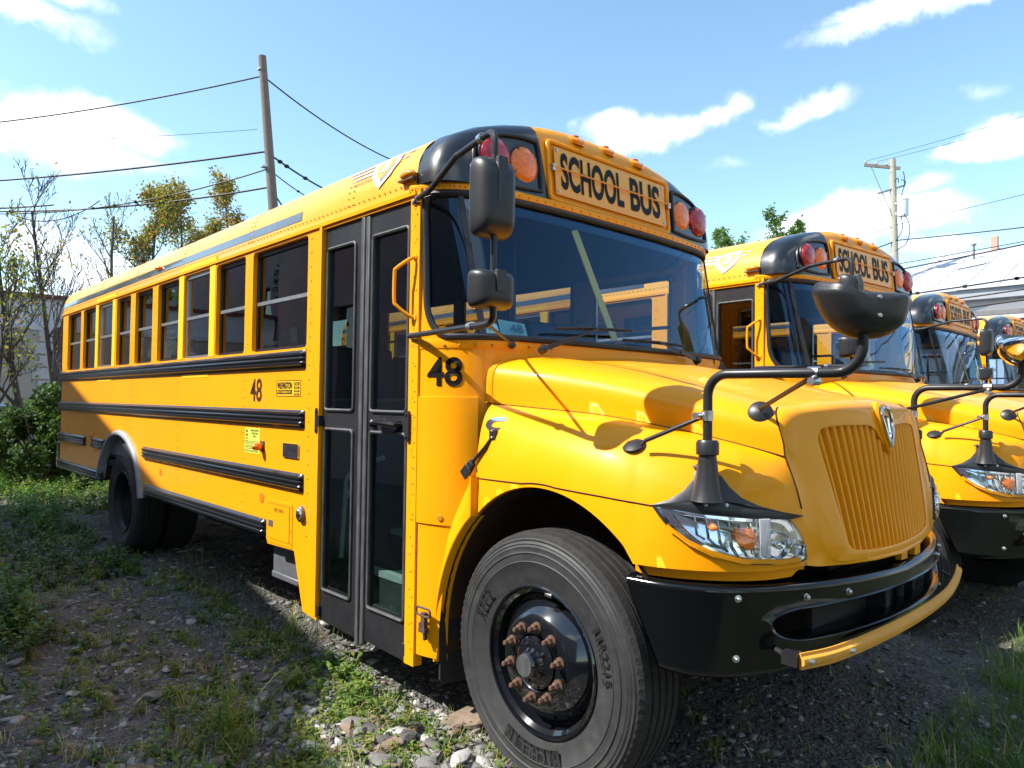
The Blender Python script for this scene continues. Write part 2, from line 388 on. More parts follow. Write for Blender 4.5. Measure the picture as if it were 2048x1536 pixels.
mat_band = GL_T = glass('tint_band', (.45,.5,.6), .05, .6)
mat_flare = mat('grey_rubber_flare', (.30,.30,.31), .5, var=.3, vscale=6)
mat_green = mat('dark_green_print', (.05,.12,.03), .6)
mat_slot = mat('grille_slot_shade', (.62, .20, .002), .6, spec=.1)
mat_gap = mat('dark_gap', (.035,.015,.004), .9)
mat_arm = mat('yellow_arm_plastic', (.72,.33,.035), .55, var=.12, vscale=5, dirt=(.35,.2,.06), dscale=7, dmin=.6, dmax=.9)
FU = smooth([(-.46,-1.03,1.545),(-.18,-.97,1.525),(.086,-.915,1.505),(.32,-.872,1.473),(.531,-.83,1.437),(.70,-.785,1.40),(.83,-.735,1.365)], 101)
FL = smooth([(-.44,-1.15),(-.2,-1.172),(.05,-1.182),(.27,-1.182),(.47,-1.168),(.62,-1.12),(.75,-1.025),(.845,-.89),(.895,-.70)], 101)
def arch_z(x): return .45+.755*math.sqrt(max(0, 1-(x/.68)**2))
def fen_low(s):
    i = min(max(s, 0), 1)*100; j = min(int(i), 99); k = i-j
    return FL[j]*(1-k)+FL[j+1]*k
def fen_up(s):
    i = min(max(s, 0), 1)*100; j = min(int(i), 99); k = i-j
    return FU[j]*(1-k)+FU[j+1]*k
def fender(s, t, low=None):
    U = fen_up(s); l = fen_low(s); zl = low if low is not None else (arch_z(l[0]) if l[0] < .43 else itp(l[0], [.43, .47], [arch_z(.43), .975]))
    zm = itp(s, [0, .3, .5, .7, .85, 1], [1.42, 1.42, 1.39, 1.32, 1.24, 1.20])
    ex = itp(s, [0, .5, .8, 1], [.06, .17, .14, .02])      # how far the crown reaches out before it turns down
    ou = np.array([l[0], l[1]])-U[:2]; ou = ou/max(np.linalg.norm(ou), 1e-6)
    P0 = U; P1 = np.array([U[0]+ou[0]*ex, U[1]+ou[1]*ex, U[2]+itp(s, [0, .4, .8, 1], [-.03, .012, -.02, -.06])])
    P2 = np.array([l[0], l[1], zm]); P3 = np.array([l[0], l[1], zl])
    a = 1-t
    return P0*a**3+3*P1*a*a*t+3*P2*a*t*t+P3*t**3
def fender_z(s, z, off=0.0):
    lo, hi = 0.0, 1.0; LW = .975 if s > .49 else .90
    for _ in range(24):
        m = (lo+hi)/2
        if fender(s, m, LW)[2] > z: lo = m
        else: hi = m
    p = fender(s, lo, LW)
    if off:
        a = fender(min(s+.01, 1), lo, LW)-fender(max(s-.01, 0), lo, LW); b = fender(s, min(lo+.01, 1), LW)-fender(s, max(lo-.01, 0), LW)
        n = np.cross(a, b); n = n/np.linalg.norm(n)
        if n[0]*.5-n[1] < 0: n = -n
        p = p+n*off
    return p

def fen_line(s, z):
    lo, hi = 0.0, .975
    for _ in range(20):
        m = (lo+hi)/2
        if fender(s, m)[2] > z: lo = m
        else: hi = m
    p = fender(s, lo); return (p[0], p[1]-.0015, p[2])
# ================================================================== SCHOOL BUS (x forward, right side at y = -1.22)
S = 1.22
PROF = [(1.215,2.60),(1.207,2.70),(1.185,2.78),(1.12,2.865),(.98,2.945),(.75,3.02),(.45,3.08),(.2,3.112),(0,3.122)]
PR = smooth(PROF, 40)
_PZ = np.maximum.accumulate(PR[:, 1]); _PY = PR[:, 0]
def w_of(z): return itp(z, _PZ, _PY)
def capf(z): return itp(z, [2.58,2.62,2.95,3.02,3.06,3.09,3.11,3.122], [-.565,-.570,-.600,-.615,-.640,-.685,-.74,-.83])
def capx(y, z):
    w = max(w_of(z), 1e-4); q = min(abs(y)/w, 1.0)
    return -.845+(capf(z)+.845)*(1-q**4.5)**(1/4.5)
PB = smooth([(-.40,0),(-.405,.35),(-.42,.65),(-.45,.90),(-.505,1.045),(-.60,1.145),(-.73,1.198),(-.875,1.218)], 141)
PT = smooth([(-.545,0),(-.55,.35),(-.565,.65),(-.59,.90),(-.635,1.04),(-.70,1.13),(-.79,1.185),(-.875,1.215)], 141)
def front(s, z, off=0.0):
    u = min(abs(s), 1.0)*140; j = min(int(u), 139); k = u-j; sg = -1 if s >= 0 else 1     # s > 0 is the door side
    f = min(max((z-1.84)/.74, 0), 1); pts = []
    for A in (PB, PT): pts.append(A[j]*(1-k)+A[j+1]*k)
    p = pts[0]*(1-f)+pts[1]*f
    j0, j1 = max(j-1, 0), min(j+2, 140); t = PB[j1]-PB[j0]; t = t/np.linalg.norm(t)      # outward normal in plan
    return (p[0]+t[1]*off, sg*(p[1]-t[0]*off), z)
WIN = [(-8.20,-7.55),(-7.43,-6.87),(-6.76,-6.21),(-6.06,-5.58),(-5.43,-4.91),(-4.76,-4.22),(-4.09,-3.53),(-3.40,-2.87),(-2.745,-1.95)]
EXITW = (2, 6)
ZS, ZH, ZM = 1.87, 2.555, 2.20
def smin(z): return itp(z, [.33,.66,.9,1.0,1.1,1.18,1.25], [.795,.765,.69,.655,.62,.58,.55])
def rrect(x0, x1, z0, z1, r, n=4):
    out = []
    for cx, cz, a0 in ((x1-r,z1-r,0),(x0+r,z1-r,90),(x0+r,z0+r,180),(x1-r,z0+r,270)):
        for i in range(n+1):
            a = R(a0+90*i/n); out.append((cx+r*math.cos(a), cz+r*math.sin(a)))
    return out
def seg_arc(cx, cz, rx, rz, a0, a1, n):
    return [(cx+rx*math.cos(R(a0+(a1-a0)*i/n)), cz+rz*math.sin(R(a0+(a1-a0)*i/n))) for i in range(n+1)]
def rivet(mb, x, z, y=-S, r=.0075, mi=1, n=(0,-1,0)):
    mb.lathe([(r, 0), (r*.75, .003), (.0005, .0042)], (x, y, z), n, 6, mi)

def build_bus():
    bus = empty('school_bus')
    P = lambda mb, name, m, par=None, **k: mb.build(name, m, par or bus, **k)
    # ---------------------------------------------------------------- side panels
    b = MB()
    arch = seg_arc(-5.84, .52, .74, .655, 0, 180, 24)         # rear wheel opening, right to left
    outer = [(-8.5,.66)]+[(x, z) for x, z in arch[::-1] if z > .66]+[(-2.46,.66),(-2.43,.615),(-2.06,.625),(-1.935,.285),(-1.765,.27),(-1.765,2.60),(-8.5,2.60)]
    holes = [rrect(a, c, ZS, ZH, .03) for a, c in WIN]
    b.slab([outer]+holes, lambda a, c, d: (a, -S+.035*d, c))
    b.slab([[(-1.765,2.555),(-.875,2.555),(-.875,2.60),(-1.765,2.60)]], lambda a, c, d: (a, -S+.035*d, c))
    b.box((-.877,-S-.001,.268), (-.80,-S+.05,2.60)); b.box((-1.79,-S-.012,.30), (-1.763,-S+.04,2.57)); 
    lo = [(-8.5,.66)]+[(x, z) for x, z in arch[::-1] if z > .66]+[(-.875,.66),(-.875,2.60),(-8.5,2.60)]
    b.slab([lo]+holes+[rrect(-1.72,-.98,1.74,2.50,.05)], lambda a, c, d: (a, S-.035*d, c))
    b.slab([[(-S,.66),(S,.66),(S,2.60),(.9,2.98),(0,3.10),(-.9,2.98),(-S,2.60)], rrect(-.45,.45,1.5,2.5,.05)], lambda a, c, d: (-8.5+.03*d, a, c))
    # drip seam over the windows, sill strip and rivets
    b.box((-8.5,-S-.012,2.572), (-.83,-S,2.592)); b.box((-8.5,-S-.006,1.842), (-1.95,-S,1.862))
    b.box((-8.5,S,2.572), (-.83,S+.012,2.592))
    for i in range(150): rivet(b, -8.45+i*.0505, 2.640, -1.2165, .006)
    for i in range(130): rivet(b, -8.45+i*.05, 1.852, -S-.006, .0045)
    for z in np.arange(.36, 2.5, .085): rivet(b, -1.80, z); rivet(b, -.84, z+.02, r=.006)
    for z in np.arange(.70, 2.5, .085): rivet(b, -1.905, z+.04)
    for x in (-2.82, -2.86, -4.15, -4.19, -5.45, -5.49, -6.78, -6.82):
        for k in range(30):
            z = .72+k*.06
            if z < 1.8 and not (1.36 < z < 1.50) and not (.98 < z < 1.12): rivet(b, x, z, r=.005)
    for x0, x1 in zip([w[1] for w in WIN[:-1]], [w[0] for w in WIN[1:]]):
        for z in np.arange(1.93, 2.53, .075): rivet(b, (x0+x1)/2, z, r=.005)
    for x in np.arange(-8.4, -2.5, .12):
        for z in (1.362, 1.503): rivet(b, x, z, r=.004)
    P(b, 'body', [YEL, YELD])
    # bright tape over the exit windows
    for k in EXITW:
        b = MB(); a, c = WIN[k]
        b.box((a-.115,-S-.004,1.87), (a-.005,-S+.001,2.565)); b.box((c+.005,-S-.004,1.87), (c+.115,-S+.001,2.565)); b.box((a-.1,-1.2205,2.597), (c+.12,-1.2135,2.632)); b.box((a,-S-.003,1.715), (c,-S,1.742))
        P(b, 'exit_marking', BRIGHTY)
    # ---------------------------------------------------------------- roof
    b = MB(); rp = [(-y, z) for y, z in PR]+[(y, z) for y, z in PR[::-1][1:]]
    xs = [-8.56, -8.5]+[-8.5+i*.24 for i in range(1, 32)]+[-.845]
    b.rows([[(x, y*(1-.02*(x < -8.55)), z-(.05 if x < -8.55 else 0)) for y, z in rp] for x in xs])
    b.rows([[(x, y*.965, z-.04) for y, z in rp] for x in (xs[0], -.86)])
    for x in (-2.83, -4.17, -5.47, -6.80, -1.50):
        for sx in (0, .05):
            for y, z in rp[2:18:2]: rivet(b, x+sx, z+.0005, y-.0015, .006, 1, (0, -1, .4))
    P(b, 'roof', [YELR, YELD])
    b = MB(); seg = [p for p in PR if 2.648 < p[1] < 2.735]
    b.rows([[(x, -y-.0025, z) for y, z in seg] for x in np.linspace(-8.49, -2.06, 28)])
    P(b, 'roof_band', STRIPE, recalc=False)
    # shield and speed lines on the roof side
    def rf(x, z, off=.004):
        y = w_of(z); return (x, -y-off, z+off*.6)
    b = MB(); b2 = MB(); b3 = MB()
    def poly(mb, pts, off, mi=0, n=1):
        c = np.mean(pts, axis=0); P_ = []
        for i in range(len(pts)):
            p, q = np.array(pts[i]), np.array(pts[(i+1) % len(pts)])
            for j in range(6): P_.append(p+(q-p)*j/6)
        mb.rows([[rf(*(c+(p-c)*t), off) for p in P_] for t in (1, .85, .7, .55, .4, .25, .1, .01)], mi, closed=True)
    sh = [(-1.30,2.835),(-1.18,2.86),(-1.06,2.865),(-1.04,2.80),(-1.09,2.735),(-1.19,2.675),(-1.27,2.75)]
    poly(b, sh, .006); c = np.mean(sh, axis=0)
    poly(b, [tuple(c+(np.array(p)-c)*.74) for p in sh], .008, 1); poly(b, [tuple(c+(np.array(p)-c)*.62) for p in sh], .010, 2)
    text(b, 'I', lambda u, v: rf(-1.19+u*.05+v*.015, 2.755+v*.065, .012), .02, 1)
    P(b, 'shield_emblem', [WHT, SILV, SIGNY], recalc=False)
    for k, (x0, x1, z0, h) in enumerate([(-1.62,-1.28,2.838,.016),(-1.56,-1.27,2.808,.016),(-1.50,-1.25,2.778,.016),(-1.05,-.96,2.84,.014),(-1.05,-.99,2.81,.014)]):
        b = MB(); poly(b, [(x0,z0),(x1,z0),(x1+.02,z0+h),(x0+.06,z0+h)], .004); P(b, 'speed_line', SILV, recalc=False)
    b = MB(); text(b, 'NAVISTAR', lambda u, v: rf(-1.48+u*.20, 2.742+v*.022, .004), .01); P(b, 'roof_lettering', DOTM, recalc=False)
    # ---------------------------------------------------------------- front cap
    def yb(z): return .545+(z-2.62)*.16
    zl = [2.622,2.66,2.72,2.80,2.88,2.95,3.0,3.03,3.055,3.075,3.09,3.102,3.112,3.119,3.122]
    b = MB()
    def capc(i, u):
        z = zl[i]; y = min(yb(z), w_of(z)*.98)*u; return (capx(y, z), y, z)
    b.rows([[capc(i, u) for u in np.linspace(-1, 1, 17)] for i in range(len(zl)-1)])
    def capside(z, q, sg):
        w = max(w_of(z), 1e-4); y0 = min(yb(z), w*.98); a0 = math.asin(min(y0/w, 1)**(4.5/2)); a = a0+(math.pi/2-a0)*q
        y = w*math.sin(a)**(2/4.5); c = max(math.cos(a), 0)**(2/4.5); return (-.845+(capf(z)+.845)*c, sg*y, z)
    # raised sign surround, rim under the cap
    fr = rrect(-.545, .545, 2.640, 2.962, .03)
    for rr, d in ((0, .0),):
        b.tube([(capx(y, z)+.006, y, z) for y, z in fr], .013, 8, closed=True)
    b.rows([[front(s, z, o) for s in np.linspace(-1, 1, 61)] for z, o in ((2.585, .012), (2.588, .022), (2.612, .024), (2.626, .012), (2.628, -.01))])
    for s in np.linspace(-.97, .97, 64):
        p = front(s, 2.600, .023); rivet(b, p[0], p[2], p[1], .006, 1, (1, 0, 0) if abs(s) < .6 else (.4, -1 if s > 0 else 1, 0))
    P(b, 'front_cap', [YEL, YELD])
    b = MB()
    for sg in (-1, 1):
        b.rows([[capside(z, q, sg) for q in np.linspace(0, 1, 25)] for z in zl])
    P(b, 'cap_corner', BLK, recalc=False, ang=60)
    # lamp recess rims
    for sg in (-1, 1):
        b = MB(); o = [(.605,2.665),(.615,2.90),(.66,2.932),(.80,2.925),(.92,2.895),(.99,2.85),(1.03,2.79),(1.035,2.70),(1.01,2.668),(.80,2.655)]
        o = smooth(o+[o[0]], 60)[:-1]
        b.tube([(capx(y, z)+.004, sg*y, z) for y, z in o], .011, 8, closed=True)
        P(b, 'lamp_bezel', BLKS)
    for sg in (-1, 1):
        for (y, x, mm) in ((.715, -.592, AMB), (.915, -.590, REDL)):
            b = MB(); o = (x-.055, sg*y, 2.782)
            b.lathe([(.104,0),(.104,.045),(.098,.05),(.0,.05)], o, (1,0,0), 36)
            w = P(b, 'warning_light', BLKS)
            b = MB(); b.lathe([(.096,.045),(.096,.056),(.088,.066),(.060,.076),(.03,.080),(.001,.081)], o, (1,0,0), 36); b.build('lens', mm, w, recalc=False)
            b = MB()
            for k in range(4):
                a = R(35+90*k); b.box((x+.000, sg*y+.089*math.cos(a)-.006, 2.782+.089*math.sin(a)-.006), (x+.012, sg*y+.089*math.cos(a)+.006, 2.782+.089*math.sin(a)+.006))
            b.build('clip', BLK, w)
    for y, z in ((-.276,3.040),(0,3.052),(.276,3.040)):
        b = MB(); xx = capx(y, z); t = .035
        b.lathe([(.001,.018),(.03,.0165),(.052,.012),(.060,.006),(.066,0),(.068,-.02)], (0,0,0), (.55,0,1), 28)
        b.v = [(xx-.012+vx*1.0, y+vy*1.0, z+.004+vz*.9) for vx, vy, vz in b.v]
        m = P(b, 'marker_light', MARK); b = MB(); b.ell((xx-.002, y, z+.020), (.014,.024,.005), 12, 6); b.build('bulb_window', DOTM, m)
    for sg in (-1, 1):
        b = MB(); b.ell((-.90, sg*1.225, 2.685), (.062,.034,.026), 18, 10); m = P(b, 'marker_light', MARK)
        b = MB(); b.box((-.965,sg*1.225-.02*1,2.655), (-.835,sg*1.225+.02,2.664)); b.build('base', RUSTB, m)
        b = MB(); b.ell((-4.78, sg*1.213, 2.712), (.05,.035,.022), 14, 8); P(b, 'marker_light', MARK)
    # sign
    sg_ = MB(); sx = lambda y, z: capf(z)+.016
    sg_.slab([rrect(-.505,.505,2.672,2.935,.008,2)], lambda a, c, d: (sx(a, c)-.006*d, a, c))
    sign = P(sg_, 'sign_panel', SIGNY)
    b = MB(); text(b, 'SCHOOL', lambda u, v: (sx(0, 2.708+v*.205)+.003, -.462+u*.545, 2.708+v*.205), .028)
    text(b, 'BUS', lambda u, v: (sx(0, 2.708+v*.205)+.003, .148+u*.300, 2.708+v*.205), .028); b.build('lettering', LET, sign, recalc=False)
    b = MB(); zb = 2.815; b.tube([(sx(0, zb)+.018, y, zb) for y in (-.54, 0, .54)], .0045, 6)
    for y in (-.53, .53): b.box((sx(0,zb)-.01, y-.012, zb-.022), (sx(0,zb)+.02, y+.012, zb+.012), 1)
    for y in (-.485, .485):
        for z in (2.69, 2.918): b.lathe([(.009,0),(.009,.005),(.001,.006)], (sx(0,z), y, z), (1,0,0), 8, 1)
    b.build('retaining_rod', [YEL, STL], sign)
    # ---------------------------------------------------------------- front corners, cowl and windshield
    b = MB(); hole = []; outr = []
    z0, z1, s1 = 1.862, 2.572, .872
    for cs, cz, a0, rs, rz in ((s1-.05,z1-.07,0,.05,.07),(-s1+.05,z1-.07,90,.05,.07),(-s1+.13,z0+.19,180,.13,.19),(s1-.13,z0+.19,270,.13,.19)):
        for i in range(13): a = R(a0+90*i/12); hole.append((cs+rs*math.cos(a), cz+rz*math.sin(a)))
    def dens(l, step=.02):
        out = []
        for i in range(len(l)):
            p, q = l[i], l[(i+1) % len(l)]; d = math.hypot(q[0]-p[0], q[1]-p[1]); n = max(1, int(d/step))
            out += [(p[0]+(q[0]-p[0])*k/n, p[1]+(q[1]-p[1])*k/n) for k in range(n)]
        return out
    hole = dens(hole); cx0, cz0 = 0, (z0+z1)/2
    for s, z in hole:
        ds, dz = s, z-cz0; k = min(1.0/abs(ds) if ds else 9, ((2.60-cz0) if dz > 0 else (cz0-1.80))/abs(dz) if dz else 9)
        outr.append((ds*k, cz0+dz*k))
    rowsR = []
    for t in (0, .12, .3, .5, .7, .85, 1): rowsR.append([front(s*(1-t)+S_*t, z*(1-t)+Z_*t, .001) for (s, z), (S_, Z_) in zip(hole, outr)])
    b.rows(rowsR, closed=True)
    b.rows([[front(s, z) for s in np.linspace(-1, -smin(z), 13)] for z in (.33,.5,.66,.8,.9,1.0,1.1,1.18,1.25)]); b.rows([[front(s, z) for s in np.linspace(smin(z), 1, 13)] for z in (.33,.5,.66,.8,.9,1.0,1.1,1.18,1.25)])
    b.rows([[front(s, z) for s in np.linspace(-1, 1, 61)] for z in (1.25, 1.5, 1.802)])
    # access panel proud of the corner, folded edge, seams
    for sg in (-1, 1):
        b.rows([[front(sg*s, z, o) for s in np.linspace(smin(z), .965, 16)] for z, o in ((.965,0),(.965,.007),(1.0,.008),(1.1,.008),(1.18,.008),(1.255,.008))]); b.rows([[front(sg*s, z, o) for s in np.linspace(.60, .965, 16)] for z, o in ((1.255,.008),(1.3,.008),(1.574,.008),(1.576,0))])
        b.rows([[front(sg*s, z, o) for z, o in ((.965,0),(.965,.007),(1.574,.007))] for s in (.965,)]+[[front(sg*.967, z, 0) for z in (.965, 1.2, 1.574)]])
        b.rows([[front(sg*s, z, o) for s in np.linspace(.42, .99, 20)] for z, o in ((1.806,0),(1.808,.004),(1.836,.010),(1.856,.006))])
    for z in np.arange(.35, 2.55, .125): rivet(b, -.822, z, -S-.001, .0055)
    for z in (1.0,1.15,1.28,1.42,1.55): p = front(.95, z, .0085); rivet(b, p[0], p[2], p[1], .006, 1, (.2,-1,0))
    for s in np.linspace(.3, .93, 9): p = front(s, 1.822, .008); rivet(b, p[0], p[2], p[1], .008, 1, (.5,-1,0))
    p = front(.78, 1.0, .008); b.lathe([(.016,0),(.015,.004),(.008,.006),(.001,.004)], p, (.35,-.94,0), 14, 1)
    P(b, 'cowl', [YEL, YELD], ang=40)
    b = MB(); b.tube([front(s, z, .006) for s, z in hole], .017, 8, closed=True)
    for sg in (-1, 1): b.rows([[front(sg*(.575+.055*(z-1.86)/.71+w), z, o) for w, o in ((-.017,.0),(-.016,.012),(.016,.012),(.017,.0))] for z in np.linspace(1.86, 2.575, 6)])
    P(b, 'windshield_seal', BLKS)
    b = MB(); b.rows([[front(s, z, -.004) for s in np.linspace(-.885, .885, 61)] for z in np.linspace(1.855, 2.58, 9)])
    ws = P(b, 'windshield', GL_W, recalc=False)
    b = MB()
    b.rows([[front(s, z, -.008) for s in np.linspace(-.61, .61, 41)] for z in (2.50, 2.575)]); P(b, 'sun_band', mat_band, recalc=False)
    # wipers
    for (px_, ps, bs, be) in (((-.385,-.80,1.812), None, (-.385,-.69,1.925), (-.36,-.11,1.955)), ((-.385,.55,1.822), None, (-.37,-.17,1.902), (-.375,.42,1.905))):
        b = MB(); p0 = Vector(px_)+Vector((.03,0,0)); be, bs = Vector(be)+Vector((.012,0,0)), Vector(bs)+Vector((.012,0,0)); mid = (bs+be)*.5+Vector((.022,0,.004))
        b.lathe([(.022,-.02),(.022,.012),(.014,.02),(.001,.021)], p0, (.9,0,.5), 12)
        b.bar(p0, p0.lerp(mid, .5)+Vector((.012,0,0)), .022, .012, (1,0,0)); b.bar(p0.lerp(mid, .5)+Vector((.012,0,0)), mid, .010, .008, (1,0,0))
        b.tube([bs, bs.lerp(be, .25)+Vector((.008,0,.003)), mid-Vector((.008,0,0)), bs.lerp(be, .75)+Vector((.008,0,.003)), be], .0055, 6)
        b.bar(bs-Vector((.008,0,.002)), be-Vector((.008,0,.002)), .012, .006, (1,0,0))
        P(b, 'wiper', BLKS)
    # ---------------------------------------------------------------- windows
    def window(a, c, y, sgn, exitw, zs=ZS, zh=ZH, zm=ZM, gl=None):
        b = MB(); yo = y-sgn*.018 if exitw else y-sgn*.030      # outer face of the frame, pushed inwards for the ordinary ones
        t = .022; yi = yo-sgn*.022
        def bx(x0, x1, z0, z1, o=0): b.box((x0, min(yo+sgn*o, yi), z0), (x1, max(yo+sgn*o, yi), z1))
        bx(a-.004, a+t, zs-.004, zh+.004); bx(c-t, c+.004, zs-.004, zh+.004); bx(a+t, c-t, zs-.004, zs+t); bx(a+t, c-t, zh-t*1.4, zh+.004)
        f = P(b, 'window', ALU if exitw else BLKS)
        b = MB(); bx(a+t, c-t, zm-.012, zm+.012, .004); b.build('mid_rail', ALU, f)
        b = MB(); yg = yo-sgn*.010; b.add([(a+t,yg,zs+t),(c-t,yg,zs+t),(c-t,yg,zm-.012),(a+t,yg,zm-.012)], [(0,1,2,3)]); yg = yo-sgn*.016; b.add([(a+t,yg,zm+.012),(c-t,yg,zm+.012),(c-t,yg,zh-t*1.4),(a+t,yg,zh-t*1.4)], [(0,1,2,3)])
        b.build('pane', gl or (GL_S if sgn < 0 else GL_L), f, recalc=False)
    for i, (a, c) in enumerate(WIN):
        window(a, c, -S, -1, i in EXITW); window(a, c, S, 1, i in EXITW)
    window(-1.72, -.98, S, 1, True, 1.74, 2.50, 2.12, GL_C)
    # ---------------------------------------------------------------- rub rails
    rail = [(0,-.003),(.0,.010),(.012,.018),(.018,.030),(.032,.032),(.038,.022),(.044,.022),(.050,.030),(.060,.030),(.066,.022),(.072,.022),(.078,.032),(.092,.030),(.098,.018),(.108,.010),(.108,-.003)]
    def rubrail(x0, x1, z, sgn=-1):
        b = MB(); rows = []
        for x, k in ((x0,0.15),(x0+.012,.8),(x0+.03,1),(x1-.03,1),(x1-.012,.8),(x1,0.15)):
            rows.append([(x, sgn*(S+(o*k if o > 0 else o)), z+.004+q*(.9 if k < .5 else 1)+(.005 if k < .5 else 0)) for q, o in rail])
        b.rows(rows); n = len(rail)
        b.add(rows[0], [tuple(range(n))]); b.add(rows[-1], [tuple(range(n))])
        x = x0+.1
        while x < x1-.05:
            b.lathe([(.007,0),(.006,.006),(.001,.007)], (x, sgn*(S+.008), z+.105), (0, sgn, .6), 6); b.lathe([(.007,0),(.006,.006),(.001,.007)], (x, sgn*(S+.008), z+.010), (0, sgn, -.6), 6); x += .21
        P(b, 'rub_rail', RAIL, ang=50)
    for x0, x1, z in ((-8.5,-1.95,1.742),(-8.5,-1.95,1.376),(-5.06,-1.95,.990),(-8.5,-7.18,.990),(-6.87,-6.38,.990),(-4.98,-2.455,.655),(-8.5,-6.43,.650)): rubrail(x0, x1, z)
    for z in (1.742, 1.376, .990): rubrail(-8.5 if z > 1 else -5.06, -1.0, z, 1)
    # ---------------------------------------------------------------- rear wheel flare, rear bumper
    b = MB(); rows = []
    for t in np.linspace(9, 166, 50):
        c, s = math.cos(R(t)), math.sin(R(t)); rows.append([(-5.84+(rr+.085)*c, -S-o, .52+rr*s) for rr, o in ((.705,-.004),(.700,.016),(.685,.032),(.665,.036),(.650,.028),(.645,-.05))])
    b.rows(rows); P(b, 'wheel_flare', mat_flare, ang=60)
    b = MB(); b.box((-8.66,-1.225,.64), (-8.505,1.225,.98)); P(b, 'rear_bumper', BLK, bev=.02)
    # ---------------------------------------------------------------- small things on the right side
    def dec(x0, x1, z0, z1, off=.002): return lambda u, v: (x0+(x1-x0)*u, -S-off, z0+(z1-z0)*v)
    def plate(mb, x0, x1, z0, z1, th=.001, mi=0, y=-S): mb.box((x0, y-th, z0), (x1, y, z1), mi)
    b = MB(); plate(b, -2.345,-2.012,1.572,1.672,.001,0); fr = b
    for q in ((-2.345,-2.341,1.572,1.672),(-2.016,-2.012,1.572,1.672),(-2.345,-2.012,1.572,1.576),(-2.345,-2.012,1.668,1.672),(-2.335,-2.125,1.585,1.612),(-2.10,-2.028,1.640,1.660),(-2.10,-2.028,1.618,1.634),(-2.10,-2.028,1.598,1.611),(-2.10,-2.028,1.580,1.591)): plate(b, *q, .0022, 1)
    text(b, 'WILFINGTON', dec(-2.333,-2.125,1.618,1.662,.003), .03, 1); text(b, 'Bus Company, Inc.', dec(-2.325,-2.135,1.588,1.609,.0035), .01, 0)
    for k in range(4): text(b, ('PAOLI', 'WEST', 'CHESTER', 'PENNA')[k], dec(-2.085,-2.040,(1.643,1.620,1.600,1.582)[k],(1.657,1.632,1.609,1.589)[k],.0035), .01, 0)
    P(b, 'company_sign', [BRIGHTY, LETB], recalc=False)
    b = MB(); plate(b, -2.82,-2.585,1.185,1.355)
    for k, (x0, x1, z0, z1) in enumerate([(-2.805,-2.775,1.325,1.340),(-2.805,-2.77,1.30,1.313),(-2.80,-2.775,1.278,1.288),(-2.80,-2.78,1.26,1.268)]): plate(b, x0, x1, z0, z1, .002, 1)
    text(b, 'HANDICAPPED', dec(-2.73,-2.60,1.332,1.345), .02, 1); text(b, 'WHEELCHAIR', dec(-2.71,-2.61,1.312,1.325), .02, 1); text(b, 'LIFT', dec(-2.69,-2.63,1.292,1.305), .02, 1)
    for z in (1.262,1.252,1.242,1.230,1.222,1.212,1.200,1.193): plate(b, -2.81,-2.60,z,z+.0035,.0015,1)
    P(b, 'sticker', [LIME, mat_green], recalc=False)
    b = MB(); b.ell((-2.535,-S-.035,1.238), (.028,.040,.026), 14, 10); m = P(b, 'side_marker_lamp', AMB)
    b = MB(); b.box((-2.56,-S-.010,1.205), (-2.505,-S+.002,1.275)); b.build('housing', RUSTB, m, bev=.004)
    b = MB(); b.slab([rrect(-2.222,-2.015,1.190,1.278,.012)], lambda a, c, d: (a, -S-.008*(1-d), c)); m = P(b, 'badge', BADGE)
    b = MB(); b.slab([[(-2.205,1.262),(-2.165,1.262),(-2.168,1.225),(-2.185,1.205),(-2.202,1.225)]], lambda a, c, d: (a, -S-.010+.004*d, c))
    for q in ((-2.222,-2.217,1.195,1.273),(-2.020,-2.015,1.195,1.273),(-2.218,-2.018,1.190,1.194),(-2.218,-2.018,1.274,1.278)): plate(b, *q, .0095)
    text(b, 'DT466', dec(-2.15,-2.04,1.232,1.252,.0095), .02); b.build('shield', CHR, m)
    b = MB()
    for x, z, r in ((-2.53,.90,.034),(-4.58,.905,.032),(-8.20,.90,.030)): b.lathe([(r,0),(r,.003),(.001,.004)], (x,-S,z), (0,-1,0), 24)
    P(b, 'reflector', DOTM)
    b = MB(); b.slab([rrect(-2.435,-2.085,.632,.905,.004,1)], lambda a, c, d: (a, -S-.004*(1-d), c)); b.slab([rrect(-2.40,-2.12,.660,.880,.004,1)], lambda a, c, d: (a, -S-.007+.003*d, c), 0)
    for x in (-2.42,-2.10):
        for z in (.66,.74,.82,.885): rivet(b, x, z, -S-.004, .006)
    for q in ((-2.40,-2.12,.8805,.8835),(-2.1195,-2.1165,.66,.8835),(-2.40,-2.12,.6565,.6595)): plate(b, *q, .0048, 2)
    text(b, 'DEF ONLY', dec(-2.33,-2.19,.835,.858,.0078), .01, 2); plate(b, -2.405,-2.345,.735,.775,.010, 3)
    P(b, 'filler_door', [YEL, YELD, LETB, GREY], bev=0)
    b = MB(); b.slab([rrect(-6.96,-6.85,1.0,1.175,.006,1)], lambda a, c, d: (a, -S-.005+.005*d, c)); plate(b, -6.945,-6.925,1.08,1.12,.012,1); plate(b, -6.96,-6.95,1.0,1.05,.009,1); P(b, 'hatch', [YEL, GREY])
    b = MB(); b.ell((-1.962,-S-.008,.862), (.040,.030,.050), 18, 12, 0); b.ell((-1.950,-S-.026,.866), (.024,.020,.034), 14, 8, 1); P(b, 'ground_light', [GREY, CHR])
    b = MB(); b.box((-2.56,-1.12,.40), (-2.20,-.6,.60)); b.box((-2.57,-1.125,.36), (-2.19,-1.0,.405)); P(b, 'battery_box', GREY, bev=.01)
    # numerals
    b = MB(); text(b, '48', dec(-2.745,-2.565,1.535,1.690,.0025), .012); P(b, 'side_number', LETB, recalc=False)
    b = MB()
    def fnum(u, v):
        s = .872-.195*u; return front(s, 1.625+.140*v, .0035)
